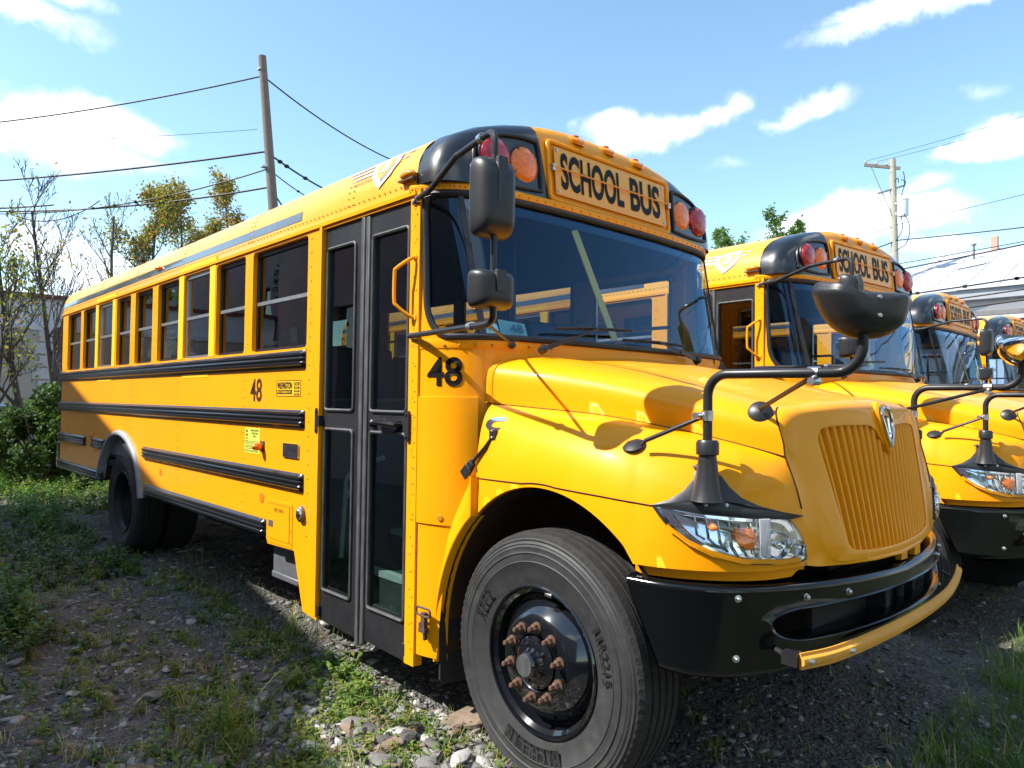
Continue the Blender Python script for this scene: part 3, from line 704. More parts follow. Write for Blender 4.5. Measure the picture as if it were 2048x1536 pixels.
    text(b, '48', fnum, .022); P(b, 'front_number', LET, recalc=False)
    # ---------------------------------------------------------------- entrance door
    for (x0, x1, g0, g1) in ((-1.757,-1.345,-1.722,-1.420),(-1.268,-.880,-1.236,-.908)):
        b = MB(); o = [(x0,.275),(x1,.262),(x1,2.552),(x0,2.552)]
        b.slab([o, rrect(g0,g1,.462,1.382,.02), rrect(g0,g1,1.50,2.428,.02)], lambda a, c, d: (a, -1.205+.035*d, c))
        leaf = P(b, 'door_leaf', BLKS, bev=.003)
        b = MB()
        for za, zb_ in ((.462,1.382),(1.50,2.428)): b.tube([(x, -1.210, z) for x, z in rrect(g0-.004,g1+.004,za-.004,zb_+.004,.022)], .009, 6, closed=True)
        b.build('glazing_bead', SEAL, leaf)
        b = MB()
        for za, zb_ in ((.462,1.382),(1.50,2.428)): b.add([(g0,-1.192,za),(g1,-1.192,za),(g1,-1.192,zb_),(g0,-1.192,zb_)], [(0,1,2,3)])
        b.build('pane', GL_D, leaf, recalc=False)
        if x1 > -1:
            b = MB(); b.lathe([(.022,0),(.022,.02),(.012,.03),(.001,.031)], (-1.205,-1.205,1.432), (0,-1,0), 14)
            b.tube([(-1.14,-1.215,1.44),(-1.13,-1.255,1.44),(-1.0,-1.26,1.437),(-.965,-1.245,1.432),(-.96,-1.21,1.43)], .014, 8); b.slab([[(-1.13,1.45),(-.96,1.45),(-.97,1.405),(-1.03,1.385),(-1.11,1.40)]], lambda a, c, d: (a, -1.222+.018*d, c))
            b.build('handle', BLK, leaf)
    b = MB()
    b.slab([[(-1.345,.255),(-1.308,.235),(-1.308,2.552),(-1.345,2.552)]], lambda a, c, d: (a, -1.222+.03*d, c)); b.slab([[(-1.306,.235),(-1.268,.255),(-1.268,2.552),(-1.306,2.552)]], lambda a, c, d: (a, -1.215+.03*d, c))
    P(b, 'door_seal', SEAL, bev=.008)
    for x in (-1.785, -.868):
        b = MB(); b.slab([rrect(x-.016,x+.016,1.355,1.505,.015)], lambda a, c, d: (a, -S-.016+.02*d, c)); b.box((x-.004, -1.235, 1.40), (x+.034 if x < -1.5 else x-.03, -1.205, 1.46))
        for z in (1.375,1.485): b.lathe([(.008,0),(.006,.006),(.001,.007)], (x,-S-.016,z), (0,-1,0), 8)
        P(b, 'hinge', BLKS)
    for x in (-1.752,-.885): b = MB(); b.box((x-.016,-1.222,.30), (x+.014,-1.20,.36)); P(b, 'lower_pivot', BLKS, bev=.003)
    b = MB(); b.tube(smooth([(-.832,-1.222,2.262),(-.84,-1.25,2.250),(-.885,-1.295,2.205),(-.895,-1.30,2.18),(-.895,-1.30,2.05),(-.885,-1.292,2.02),(-.85,-1.25,1.975),(-.835,-1.222,1.962)], 30), .009, 8)
    for z in (2.262,1.962): b.lathe([(.017,0),(.015,.006),(.001,.008)], (-.832,-1.221,z), (0,-1,0), 10)
    P(b, 'grab_handle', YEL)
    b = MB(); b.tube([(x, -1.232, z) for x, z in rrect(-.765,-.655,.535,.572,.018)], .006, 8, closed=True); b.box((-.725,-1.236,.46), (-.695,-1.215,.55)); b.box((-.740,-1.238,.455), (-.690,-1.212,.475)); b.box((-.740,-1.236,.475), (-.728,-1.214,.50)); b.box((-.714,-1.23,.42), (-.70,-1.212,.46))
    P(b, 'door_hook', RUSTB, bev=.002)
    # ---------------------------------------------------------------- hood with fenders and nose
    b = MB()
    def hood(k, a):           # a: -90..90 degrees across
        us = fen_up(min(max(k, 0), 1))
        zt = itp(us[0], [-.47,-.2,.1,.45,.72], [1.795,1.765,1.715,1.643,1.583]); n = 5.6-1.4*max(k, 0)
        y = us[1]*(abs(math.sin(a))**(2/n)); z = us[2]+(zt-us[2])*abs(math.cos(a))**(2/n)
        z += .022*math.exp(-((y/.30)**2))*(1-.2*k)-.010*math.exp(-(((abs(y)-.55)/.12)**2))
        return (us[0], y if a >= 0 else -y, z)
    aa = np.radians(np.linspace(-90, 90, 81))
    XS = list(np.linspace(0, .86, 34))
    hk = lambda a: .86+.14*(abs(a)/(math.pi/2))**1.6
    b.rows([[hood(x*hk(a)/.86, a) for a in aa] for x in XS])
    h0 = [hood(0, a) for a in aa]
    b.rows([[(p[0]-.035, p[1]*1.012, p[2]+.004) for p in h0], [(p[0]-.018, p[1]*1.012, p[2]+.009) for p in h0], [(p[0]-.002, p[1]*1.004, p[2]+.004) for p in h0], h0])
    for sg in (1, -1):
        ss = sorted(list(np.linspace(0, 1, 61))+[.455,.465,.475,.485,.495,.505]); rows = [[(p[0], p[1]*sg, p[2]) for p in (fender(s, t) for t in np.linspace(0, 1, 25))] for s in ss]
        b.rows(rows)
        # inner return along the arch, and the lower front edge
        low = [fender(s, 1) for s in np.linspace(0, .488, 40)]
        b.rows([[(p[0], p[1]*sg, p[2]) for p in low], [(p[0]*.985, (p[1]+.03)*sg, p[2]-.004) for p in low], [(p[0]*.985, (p[1]+.25)*sg, p[2]+.01) for p in low]])
        fr_ = [fender(s, 1) for s in np.linspace(.496, 1, 24)]
        b.rows([[(p[0], p[1]*sg, p[2]) for p in fr_], [(p[0]*.98, p[1]*.97*sg, p[2]-.004) for p in fr_], [(p[0]*.978, p[1]*.968*sg, p[2]-.040) for p in fr_[:22]]+[(p[0]*.978, p[1]*.968*sg, p[2]-.02) for p in fr_[22:]]])
        # fender tail behind the wheel
        zz = np.linspace(1.215, .315, 26); tl = []
        for z in zz:
            xi = min(-.68*math.sqrt(max(0, 1-((z-.45)/.755)**2)), -.43) if z > .45 else -.68-.02*(.45-z)
            w = xi-itp(z, [.315,.5,.66,.9,1.0,1.1,1.2], [-.705,-.70,-.685,-.625,-.58,-.52,-.45]); tl.append([(xi+.02,-1.12*sg, z-.004),(xi+.003,-1.176*sg,z),(xi,-1.183*sg,z),(xi-.006,-1.185*sg,z),(xi-w*.6,-1.178*sg,z),(xi-w,-1.160*sg,z),(xi-w-.005,-1.10*sg,z)])
        b.rows(tl)
    # nose shell: rings around the grille opening
    def nx(y, z): return itp(z, [.90,.95,1.03,1.157,1.46,1.53,1.60], [.985,.980,.970,.953,.915,.900,.885])-itp(z, [1.0,1.157,1.46], [.14,.155,.215])*y*y
    C0 = [(p[1], p[2], p[0]) for p in (hood(hk(R(t)), R(t)) for t in np.linspace(0, 90, 41))]
    C0 = [(abs(y), z, x-.001) for y, z, x in C0]+[(abs(p[1]), p[2], p[0]) for p in (fender(1, t) for t in np.linspace(.05, 1, 14))]+[(.64,.965,.912),(.45,.952,.945),(.25,.945,.975),(0,.940,.99)]
    C2 = [(0,1.535),(.30,1.530),(.52,1.518),(.605,1.49),(.640,1.42),(.645,1.33),(.630,1.22),(.605,1.08),(.585,1.0),(.54,.972),(.40,.962),(.2,.957),(0,.953)]
    def ring(pts, n=240, ctr=(0,1.235)):
        full = [tuple(p) for p in pts]+[tuple([-p[0]]+list(p[1:])) for p in pts[::-1][1:-1]]
        an = [math.atan2(p[0], p[1]-ctr[1]) for p in full]; k = len(full); out = []
        for i in range(n):
            a = -math.pi+2*math.pi*(i+.5)/n; d = (math.sin(a), math.cos(a)); best = None
            for j in range(k):
                p, q = full[j], full[(j+1) % k]; ex, ez = q[0]-p[0], q[1]-p[1]; den = d[0]*ez-d[1]*ex
                if abs(den) < 1e-12: continue
                t = (p[0]*ez-(p[1]-ctr[1])*ex)/den; u = (p[0]*d[1]-(p[1]-ctr[1])*d[0])/den
                if t > 0 and -1e-6 <= u <= 1+1e-6: best = (t, u, p, q); break
            t, u, p, q = best; r = [d[0]*t, ctr[1]+d[1]*t]
            if len(p) > 2: r.append(p[2]*(1-u)+q[2]*u)
            out.append(r)
        return out
    def smring(r, it=2):
        for _ in range(it): r = [[(r[i-1][k]+2*r[i][k]+r[(i+1) % len(r)][k])/4 for k in range(len(r[i]))] for i in range(len(r))]
        return r
    GR = [(0,1.385),(.035,1.395),(.10,1.455),(.14,1.474),(.20,1.478),(.36,1.478),(.49,1.470),(.520,1.455),(.533,1.425),(.52,1.35),(.49,1.20),(.455,1.06),(.445,1.025),(.415,1.002),(.30,.990),(.15,.983),(0,.981)]
    c0 = ring(C0, 360); c2 = smring(ring(C2, 360), 9); c3 = smring(ring(GR, 360), 1); c3o = smring([[y*1.035, 1.235+(z-1.235)*1.045] for y, z in c3], 2)
    R0 = [(x, y, z) for y, z, x in c0]; R2 = [(nx(y, z), y, z) for y, z in c2]; rowsN = []
    for t in np.linspace(0, 1, 9):
        row = []
        for p, q in zip(R0, R2):
            top = min(max((p[2]-1.30)/.2, 0), 1)
            c = (p[0]*(1-top)+q[0]*top, q[1]*(1-top)*1.06+p[1]*top*.985 if top < .99 else p[1]*.99, q[2]*(1-top)+(p[2]-.006)*top); a = 1-t
            row.append(tuple(p[k]*a*a+2*c[k]*a*t+q[k]*t*t for k in range(3)))
        rowsN.append(row)
    b.rows(rowsN, closed=True)
    b.rows([R2, [(nx(y, z)+.004, y, z) for y, z in c3o], [(nx(y, z)+.001, y, z) for y, z in c3], [(nx(y, z)-.062, y, z) for y, z in c3]], closed=True)
    # lugs under the nose
    for y in (.06, .22): b.box((.95,y-.035,.905), (.975,y+.035,.945))
    hd = P(b, 'hood', YEL, ang=32, merge=.0004)
    # shut lines
    for sg in (1, -1):
        b = MB(); b.tube([(p[0]+.001, p[1]*sg*1.001, p[2]) for p in FU[0:101]], .0035, 5); b.tube([(x, y*sg, z) for x, y, z in [fen_line(s, itp(s, [0,.25,.4,.55], [1.205,1.216,1.204,1.188])) for s in np.linspace(0, .56, 40)]], .003, 5)
        b.tube([(x+.001, -y*1.002*sg, z) for x, y, z in R0 if y > .64 and z > 1.17 and z < 1.56], .0032, 5)
        b.build('shut_line', mat_gap, hd)
    # grille
    b = MB(); n = 21; inside = [(y*.995, z) for y, z in c3]
    def span(y):
        ys = []; k = len(inside)
        for i in range(k):
            p, q = inside[i], inside[(i+1) % k]
            if (p[0]-y)*(q[0]-y) < 0: ys.append(p[1]+(q[1]-p[1])*(y-p[0])/(q[0]-p[0]))
        return (min(ys), max(ys)) if len(ys) > 1 else None
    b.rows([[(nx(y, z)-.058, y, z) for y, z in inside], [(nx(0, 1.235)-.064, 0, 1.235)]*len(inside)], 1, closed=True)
    for i in range(n):
        yt = (-.5+i/(n-1))*1.0; fan = .87
        tops = yt*1.01; bot = yt*fan
        zt = span(max(min(tops, .515), -.515)); zbm = span(max(min(bot, .43), -.43))
        if not zt or not zbm: continue
        z1_, z0_ = zt[1]+.006, zbm[0]-.006; rows = []
        for k in range(9):
            f = k/8; z = z0_+(z1_-z0_)*f; y = bot+(tops-bot)*f*1.0; hw = .0150-.0015*(1-f)
            rows.append([(nx(y, z)-.056, y-hw, z),(nx(y, z)-.012, y-hw*.93, z),(nx(y, z)-.004, y-hw*.55, z),(nx(y, z)-.003, y+hw*.1, z),(nx(y, z)-.016, y+hw*.75, z),(nx(y, z)-.056, y+hw, z)])
        b.rows(rows)
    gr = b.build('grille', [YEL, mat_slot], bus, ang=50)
    # nose shield
    shp = [(0,1.556),(.030,1.553),(.050,1.540),(.057,1.515),(.052,1.480),(.038,1.440),(.020,1.405),(0,1.376)]
    def shl(k, dx): 
        f = [(y*k, 1.48+(z-1.48)*k) for y, z in shp]; h_ = smooth(f, 31).tolist(); f = h_+[(-y, z) for y, z in h_[::-1][1:-1]]
        return [(nx(y, z)+dx+.0*(1.55-z), y, z) for y, z in f]
    b = MB(); b.rows([shl(1.28,-.01), shl(1.25,.008), shl(1.12,.016), shl(1.0,.014)], closed=True); b.rows([shl(1.0,.014), shl(.01,.010)], closed=True); P(b, 'emblem_surround', YEL)
    b = MB(); b.tube(shl(.90,.020), .0075, 8, closed=True); b.tube([(nx(0,1.44)+.022,0,1.425),(nx(0,1.5)+.022,0,1.505)], .006, 6)
    for sg in (-1, 1): b.tube([(nx(0,1.51)+.022,-.022,1.512),(nx(0,1.51)+.022,.022,1.512)], .0045, 6); b.tube([(nx(0,1.44)+.022,-.016,1.442),(nx(0,1.44)+.022,.016,1.442)], .004, 6)
    b.rows([shl(.86,.016), shl(.01,.016)], 1, closed=True); P(b, 'nose_emblem', [CHR, SIGNY])
    # ---------------------------------------------------------------- headlights
    HO = [(.555,1.188),(.69,1.174),(.82,1.162),(.93,1.150),(.972,1.095),(.992,1.025),(.98,.995),(.88,.998),(.79,1.008),(.71,1.04),(.65,1.075),(.60,1.125)]
    HS = smooth(HO+[HO[0]], 96)[:-1]; HC = (.83, 1.085)
    for sg in (1, -1):
        def ho(k, off): return [(lambda p: (p[0], p[1]*sg, p[2]))(fender_z(HC[0]+(s-HC[0])*k, HC[1]+(z-HC[1])*k, off)) for s, z in HS]
        b = MB(); b.rows([ho(1.03,.0), ho(1.01,.010), ho(.965,.010), ho(.95,-.01)], closed=True)
        h = P(b, 'headlight', BLKS)
        b = MB(); b.rows([ho(.99,.012), ho(.93,.020), ho(.6,.026), ho(.25,.028), ho(.02,.028)], closed=True); b.build('lens', GL_H, h, recalc=False)
        b = MB(); b.rows([ho(.975,.010), ho(.93,.003), ho(.80,.0025), ho(.78,.008), ho(.60,.003), ho(.40,.0045), ho(.02,.003)], closed=True)
        def hp(s, z, off=.006): p = fender_z(s, z, off); return Vector((p[0], p[1]*sg, p[2]))
        for s, z, r in ((.90,1.065,.048),(.965,1.045,.030)):
            c = hp(s, z, .003); b.lathe([(r,.012),(r*.97,.014),(r*.75,-.006),(r*.3,-.016),(.001,-.018)], c, (.8,-.45*sg, 0), 28)
            b.ell(hp(s, z, .010), (.012,.012,.012), 10, 8)
        for i in range(7): s = .67+i*.030; b.tube([hp(s, 1.165-.01*i*.5, .010), hp(s+.010, 1.10-.012*i, .014), hp(s+.03, max(1.02, 1.085-.02*i), .010)], .0035, 5)
        b.build('reflector', CHR, h, ang=30)
        b = MB()
        for i in range(9): b.tube([hp(.845+i*.0035, 1.155-.014*k, .016) for k in range(10)], .0018, 4)
        b.build('lens_ribs', WHT, h)
        b = MB(); q = [(.775,1.128),(.825,1.120),(.838,1.080),(.822,1.050),(.795,1.062),(.775,1.095)]
        qs = smooth(q+[q[0]], 30)[:-1]; cc = (.805,1.09)
        b.rows([[tuple(hp(cc[0]+(s-cc[0])*k, cc[1]+(z-cc[1])*k, o)) for s, z in qs] for k, o in ((1,.006),(.9,.017),(.5,.020),(.02,.021))], closed=True); b.ell(hp(.72,1.125,.012), (.018,.012,.012), 10, 8)
        b.build('turn_signal', AMB, h, recalc=False)
        b = MB(); b.rows([[tuple(hp(s, z+dz, .014)) for dz in (0, .018)] for s, z in ((.60,1.112),(.66,1.062),(.72,1.028),(.80,1.004),(.90,.996),(.97,.994))]); b.build('trim', YEL, h, recalc=False)
        b = MB()
        # fender mirror bracket
        br = [(.55,1.190),(.60,1.212),(.64,1.245),(.665,1.285),(.668,1.318),(.66,1.330),(.675,1.335),(.695,1.305),(.74,1.300),(.765,1.262),(.80,1.225),(.85,1.198),(.92,1.175),(1.0,1.153),(.95,1.146),(.82,1.156),(.69,1.168)]
        bc = (.73,1.215); rr = [dens([(s, z) for s, z in br], .012)]
        b.rows([[tuple(hp(bc[0]+(s-bc[0])*k, bc[1]+(z-bc[1])*k, o)) for s, z in rr[0]] for k, o in ((1.0,.001),(.99,.009),(.85,.013),(.5,.016),(.01,.016))], closed=True)
        base = Vector((.70, -1.05*sg, 1.225))
        b.lathe([(.060,-.008),(.050,.02),(.040,.07),(.034,.13),(.030,.155)], base, (0,0,1), 20)
        b.lathe([(.030,.150),(.040,.155),(.040,.195),(.034,.205),(.018,.206)], base, (0,0,1), 20)
        for s, z in ((.70,1.20),(.755,1.20),(.668,1.322)): b.lathe([(.008,0),(.007,.006),(.001,.007)], hp(s, z, .014), (.5,-.8*sg,.2), 8, 1)
        mm = P(b, 'fender_mirror', [PLAS, STL], ang=40)
        b = MB(); A = [Vector((.70,-1.05*sg,1.40)), Vector((.70,-1.05*sg,1.585))]
        for k in range(1, 9): a = R(90*k/8); A.append(Vector((.70+.075*(1-math.cos(a)), -1.05*sg, 1.585+.075*math.sin(a))))
        A += [Vector((1.12,-1.01*sg,1.660))]
        for k in range(1, 9): a = R(90*k/8); A.append(Vector((1.12+.085*math.sin(a), -1.00*sg, 1.660+.085*(1-math.cos(a)))))
        A += [Vector((1.205,-1.0*sg,1.86))]
        b.tube(A, .0165, 12); b.build('arm', BLKS, mm)
        b = MB(); b.tube([(.69,-1.05*sg,1.515),(.47,-1.10*sg,1.418),(.455,-1.10*sg,1.400)], .0085, 8); b.lathe([(.047,0),(.046,.008),(.030,.018),(.001,.020)], hp(.485,1.392,-.002), (.05,-.45*sg,.9), 24)
        pk = Vector((.735,-.745*sg,1.530)); b.tube([(1.06,-1.012*sg,1.650), pk+Vector((.012,-.02*sg,.012))], .0085, 8); b.lathe([(.046,-.02),(.047,.004),(.045,.010),(.030,.020),(.001,.023)], pk-Vector((.004,-.012*sg,.006)), (.42,-.82*sg,.40), 28); b.build('brace', BLKS, mm)
        b = MB()
        for c_, ax in ((Vector((.70,-1.05*sg,1.515)), (0,0,1)), (Vector((1.06,-1.012*sg,1.660)), (1,0,0))):
            b.lathe([(.0165,-.018),(.020,-.018),(.020,.018),(.0165,.018)], c_, ax, 16); b.lathe([(.012,-.026),(.012,.026)], c_+(Vector((-.028,-.01*sg,0)) if ax[2] else Vector((0,0,-.028))), (0,1,0), 10, cap=True)
        b.build('clamp', STL, mm)
        # crossview mirror head: broad convex bowl hung with its glass to the rear
        b = MB(); O = [(-.165,.045),(-.150,.078),(-.125,.070),(-.09,.052),(0,.046),(.09,.044),(.15,.040),(.168,.02),(.160,-.03),(.13,-.085),(.06,-.112),(-.02,-.108),(-.09,-.075),(-.135,-.02)]
        O = smooth(O+[O[0]], 64)[:-1]; ctr = Vector((1.205,-1.0*sg,1.865)); O = O*np.array([.86,.88]); n_ = Vector((.80,-.60*sg,.0)).normalized(); e_ = Vector((-n_.y, n_.x, 0))*(1 if sg > 0 else -1); 
        def mh(k, d): return [tuple(ctr+e_*(a*k)+Vector((0,0,1))*(c*k)+n_*d) for a, c in O]
        b.rows([mh(1.0,-.045), mh(1.02,-.03), mh(1.0,-.005), mh(.90,.020), mh(.86,.045), mh(.70,.065), mh(.4,.075), mh(.01,.076)], closed=True)
        for dz in (.015,-.04): b.lathe([(.007,0),(.006,.005),(.001,.006)], ctr+n_*.075+e_*.005+Vector((0,0,dz)), n_, 8, 1)
        b.build('mirror_housing', [PLAS, STL], mm, ang=50)
        b = MB(); b.rows([mh(.985,-.045), mh(.9,-.058), mh(.7,-.078), mh(.4,-.096), mh(.01,-.102)], closed=True); b.build('mirror_glass', CHR, mm, recalc=False)
    # ---------------------------------------------------------------- badge and latch on the hood
    b = MB(); p = fender_z(.05, 1.45, .004)
    def cb(a, d): q = fender_z(.052+.04*a, 1.45+.035*d, .006); return q
    o = [(-.9*math.cos(R(t)), .9*math.sin(R(t))) for t in range(-100, 101, 20)]; i_ = [(-.42*math.cos(R(t))+.05, .42*math.sin(R(t))) for t in range(100, -101, -20)]
    lp = [(.75,-.85)]+o[0:]+[(.75,.85),(.75,.40)]+i_+[(.75,-.40)]
    b.slab([lp], lambda a, c, d: tuple(cb(a, c)+np.array((0,-.004*(1-d),0)))); P(b, 'engine_badge', CHR)
    for sg in (1, -1):
        b = MB(); p0 = Vector(fender_z(.055, 1.405, .01)); p1 = Vector(fender_z(-.0, 1.24, .012)); p0.y *= sg; p1.y *= sg
        b.box(p0-Vector((.022,.012,.026)), p0+Vector((.018,.012,.022))); b.tube([p0, p0.lerp(p1, .35)+Vector((0,-.012*sg,0)), p1+Vector((-.02,-.004*sg,.03))], .009, 8)
        q = p1+Vector((-.06,0,-.02)); b.bar(p1+Vector((-.01,-.006*sg,.035)), q, .035, .024, (0,1,0)); b.bar(q+Vector((.03,-.01*sg,.03)), q+Vector((-.01,-.012*sg,-.01)), .05, .012, (0,1,0))
        for k in (-1, 1): b.lathe([(.006,0),(.005,.005),(.001,.006)], p0+Vector((0,-.013*sg,.014*k)), (0,-sg,0), 8, 1)
        P(b, 'hood_latch', [PLAS, STL], bev=.003)
    # ---------------------------------------------------------------- bumper
    PBp = smooth([(1.010,0),(1.0,.25),(.965,.50),(.915,.70),(.845,.88),(.745,1.035),(.60,1.13),(.44,1.165)], 121)
    def bump(s, z, off=0.0):
        u = min(abs(s), 1)*120; j = min(int(u), 119); k = u-j; p = PBp[j]*(1-k)+PBp[j+1]*k; t = PBp[min(j+2,120)]-PBp[max(j-1,0)]; t = t/np.linalg.norm(t)
        sg2 = -1 if s >= 0 else 1
        return (p[0]+t[1]*off, sg2*(p[1]-t[0]*off), z)
    def bt(s): return itp(abs(s), [0,.3,.6,1], [.895,.912,.925,.930])
    def bb(s): return itp(abs(s), [0,.2,.45,.6,.8,.93,1], [.635,.62,.605,.60,.60,.615,.64])
    b = MB(); so = .55
    opn = []
    for cs, cz, a0 in ((so-.13,.782,0),(-so+.13,.782,90),(-so+.13,.782,180),(so-.13,.782,270)):
        for i in range(9): a = R(a0+90*i/8); opn.append((cs+.13*math.cos(a), cz+(.040 if a0 < 180 else .058)*math.sin(a)))
    opn = dens(opn, .015); cz0 = .77; rr = []
    for s, z in opn:
        ds, dz = s, z-cz0; k = 9
        for kk in np.linspace(1, 4, 301):
            if abs(ds*kk) > .66 or cz0+dz*kk > bt(ds*kk)-.03 or cz0+dz*kk < bb(ds*kk)+.03: k = kk; break
        rr.append((ds*k, cz0+dz*k))
    rws = [[bump(s, z, -.07) for s, z in opn], [bump(s*1.005, cz0+(z-cz0)*1.02, -.02) for s, z in opn], [bump(s*1.02, cz0+(z-cz0)*1.08, .002) for s, z in opn], [bump(s*1.04, cz0+(z-cz0)*1.18, .008) for s, z in opn], [bump(s*1.055, cz0+(z-cz0)*1.26, .002) for s, z in opn]]
    for t in (.45, .7, 1): rws.append([bump(s*1.055*(1-t)+s2*t, (cz0+(z-cz0)*1.26)*(1-t)+z2*t, .0) for (s, z), (s2, z2) in zip(opn, rr)])
    b.rows(rws, closed=True)
    for sg in (1, -1): b.rows([[bump(sg*(.64+(.25+.11*v)*q), bb(.64+(.25+.11*v)*q)+.03+(bt(.64+.3*q)-bb(.64+(.25+.11*v)*q)-.06)*v) for q in np.linspace(0, 1, 30)] for v in np.linspace(0, 1, 6)])
    b.rows([[bump(s, bt(s)+dz, o) for s in np.linspace(-1, 1, 121)] for dz, o in ((-.032,-.001),(-.020,.001),(-.008,-.006),(0,-.022),(-.002,-.10))])
    b.rows([[bump(s, bb(s)+dz, o) for s in np.linspace(-.89, .89, 111)] for dz, o in ((.032,-.001),(.018,-.004),(.006,-.016),(0,-.035),(.004,-.10))])
    for sg in (1, -1): b.rows([[bump(sg*(.89+.11*v), .63+.27*v, o) for v in np.linspace(0, 1, 5)] for o in (0, -.06)])
    bp = P(b, 'bumper', BLKB, ang=45, merge=.0005)
    for s, z in ((.665,.882),(.45,.868),(.29,.862),(-.29,.862),(-.45,.866),(-.665,.88),(.67,.676),(.475,.670),(-.475,.670)):
        b = MB(); p = bump(s, z, 0); q = bump(s, z, 1); b.lathe([(.013,0),(.013,.003),(.0095,.004),(.0095,.012),(.006,.016),(.001,.017)], p, tuple(q[i]-p[i] for i in range(3)), 12); b.build('bolt', STL, bp)
    b = MB(); b.box((.86,-.62,.66), (.88,.62,.90)); b.box((.88,-.10,.68), (.955,-.05,.86)); b.box((.88,.30,.68), (.93,.33,.86)); b.tube([(.93,.14,.70),(.93,.14,.86)], .012, 8); b.tube([(.93,.17,.70),(.93,.17,.84)], .006, 8); b.ell((.92,.14,.74), (.02,.02,.03), 10, 8); b.build('tow_bracket', UNDER, bp)
    # crossing gate arm folded against the bumper
    b = MB(); pa = smooth([(.955,-.885,.690),(1.0,-.74,.692),(1.03,-.5,.695),(1.045,-.2,.697),(1.045,.1,.70),(1.03,.4,.704),(1.0,.62,.710),(.97,.78,.715),(.94,.92,.725)], 40)
    sec = [(0,.027),(.006,.027),(.008,.016),(.020,.011),(.024,0),(.020,-.011),(.008,-.015),(.008,-.028),(0,-.028)]
    rws = []
    for i, p in enumerate(pa):
        t = pa[min(i+1,39)]-pa[max(i-1,0)]; t = t/np.linalg.norm(t); nn = (t[1], -t[0]); rws.append([(p[0]+nn[0]*o, p[1]+nn[1]*o, p[2]+h) for o, h in sec])
    b.rows(rws); b.add(rws[0], [tuple(range(len(sec)))]); b.add(rws[-1], [tuple(range(len(sec)))])
    gate = P(b, 'crossing_arm', mat_arm, ang=40)
    for i in (1, 7): b = MB(); p = pa[i]; b.lathe([(.011,0),(.011,.008),(.006,.014),(.001,.015)], (p[0]+.02,p[1]-.005,p[2]), (.9,-.3,0), 10, 0); b.build('bolt', STL, gate)
    b = MB(); b.box((.90,-.905,.672), (.955,-.865,.715), 1); b.tube([(.86,-.86,.70),(.93,-.885,.69)], .010, 8, 1); b.build('pivot', [STL, BLKS], gate); b = MB(); b.tube([(.90,.80,.73),(.97,.80,.70)], .006, 6, 1); b.build('cord', [STL, BLKS], gate)
    # ---------------------------------------------------------------- door-side and driver-side rear-view mirrors
    for sg in (1, -1):
        b = MB(); Y = (lambda p: (p[0], p[1], p[2])) if sg > 0 else (lambda p: (-.975+(p[0]+.86)*.12, -p[1]*.93+.01, p[2]-.07))
        up_ = smooth([Y(p) for p in [(-.85,-1.215,2.535),(-.80,-1.235,2.545),(-.66,-1.275,2.545),(-.60,-1.29,2.555),(-.34,-1.375,2.598),(-.28,-1.39,2.602),(-.05,-1.45,2.600),(.00,-1.465,2.595),(.035,-1.478,2.565),(.04,-1.48,2.50)]], 46)
        b.tube(up_, .0135, 10); b.tube([Y(p) for p in [(.04,-1.48,2.52),(.04,-1.48,1.93)]], .0125, 10)
        lw_ = smooth([Y(p) for p in [(-.86,-1.23,1.874),(-.60,-1.29,1.870),(-.30,-1.375,1.862),(-.06,-1.445,1.855),(.0,-1.462,1.858),(.030,-1.472,1.875),(.04,-1.48,1.93)]], 40)
        b.tube(lw_, .0135, 10)
        if sg > 0: b.tube([Y((-.02,-1.45,1.852)), Y((-.42,-.945,1.828))], .0065, 8); b.lathe([(.017,-.01),(.017,.006),(.001,.010)], Y((-.425,-.94,1.826)), (1,-.3*sg,.3), 10)
        m = P(b, 'rear_view_mirror', BLKS)
        for x, z in ((-.84,2.537),(-.80,2.545),(-.85,1.874),(-.81,1.873)): b = MB(); b.lathe([(.012,-.012),(.018,-.010),(.018,.008),(.013,.012)], Y((x,-1.215-(x+.86)*.25,z)), (1,-.3*sg,0), 12); b.build('clamp', STL, m)
        b = MB(); b.lathe([(.0145,-.016),(.020,-.014),(.020,.014),(.0145,.016)], Y((-.17,-1.413,1.858)), (1,-.3*sg,0), 14); b.build('clamp', STL, m); b = MB(); b.lathe([(.0145,-.016),(.019,-.014),(.019,.014),(.0145,.016)], Y((-.09,-1.44,2.603)), (1,-.3*sg,0), 14); b.build('clamp', STL, m)
        def rbox(mb, c, h, ez, n_, mi=0, k1=.30, taper=0):
            n_ = Vector(n_).normalized(); e_ = Vector((-n_.y, n_.x, 0)); c = Vector(c)
            sp = lambda v, e: math.copysign(abs(v)**e, v)
            def f(u, v):
                a, bb_ = -math.pi/2+math.pi*v, -math.pi+2*math.pi*u
                X = sp(math.cos(a), k1)*sp(math.cos(bb_), k1); Z = sp(math.cos(a), k1)*sp(math.sin(bb_), k1); D = sp(math.sin(a), .7)
                if D > 0: X *= 1-.22*D*D; Z *= 1-.14*D*D
                if D < 0: D *= .25
                return tuple(c+e_*(X*h[0])+Vector((0,0,1))*(Z*h[1])+n_*(D*h[2]))
            mb.grid(f, 48, 20, mi)
        nn = Vector((1,-.10*sg,0))
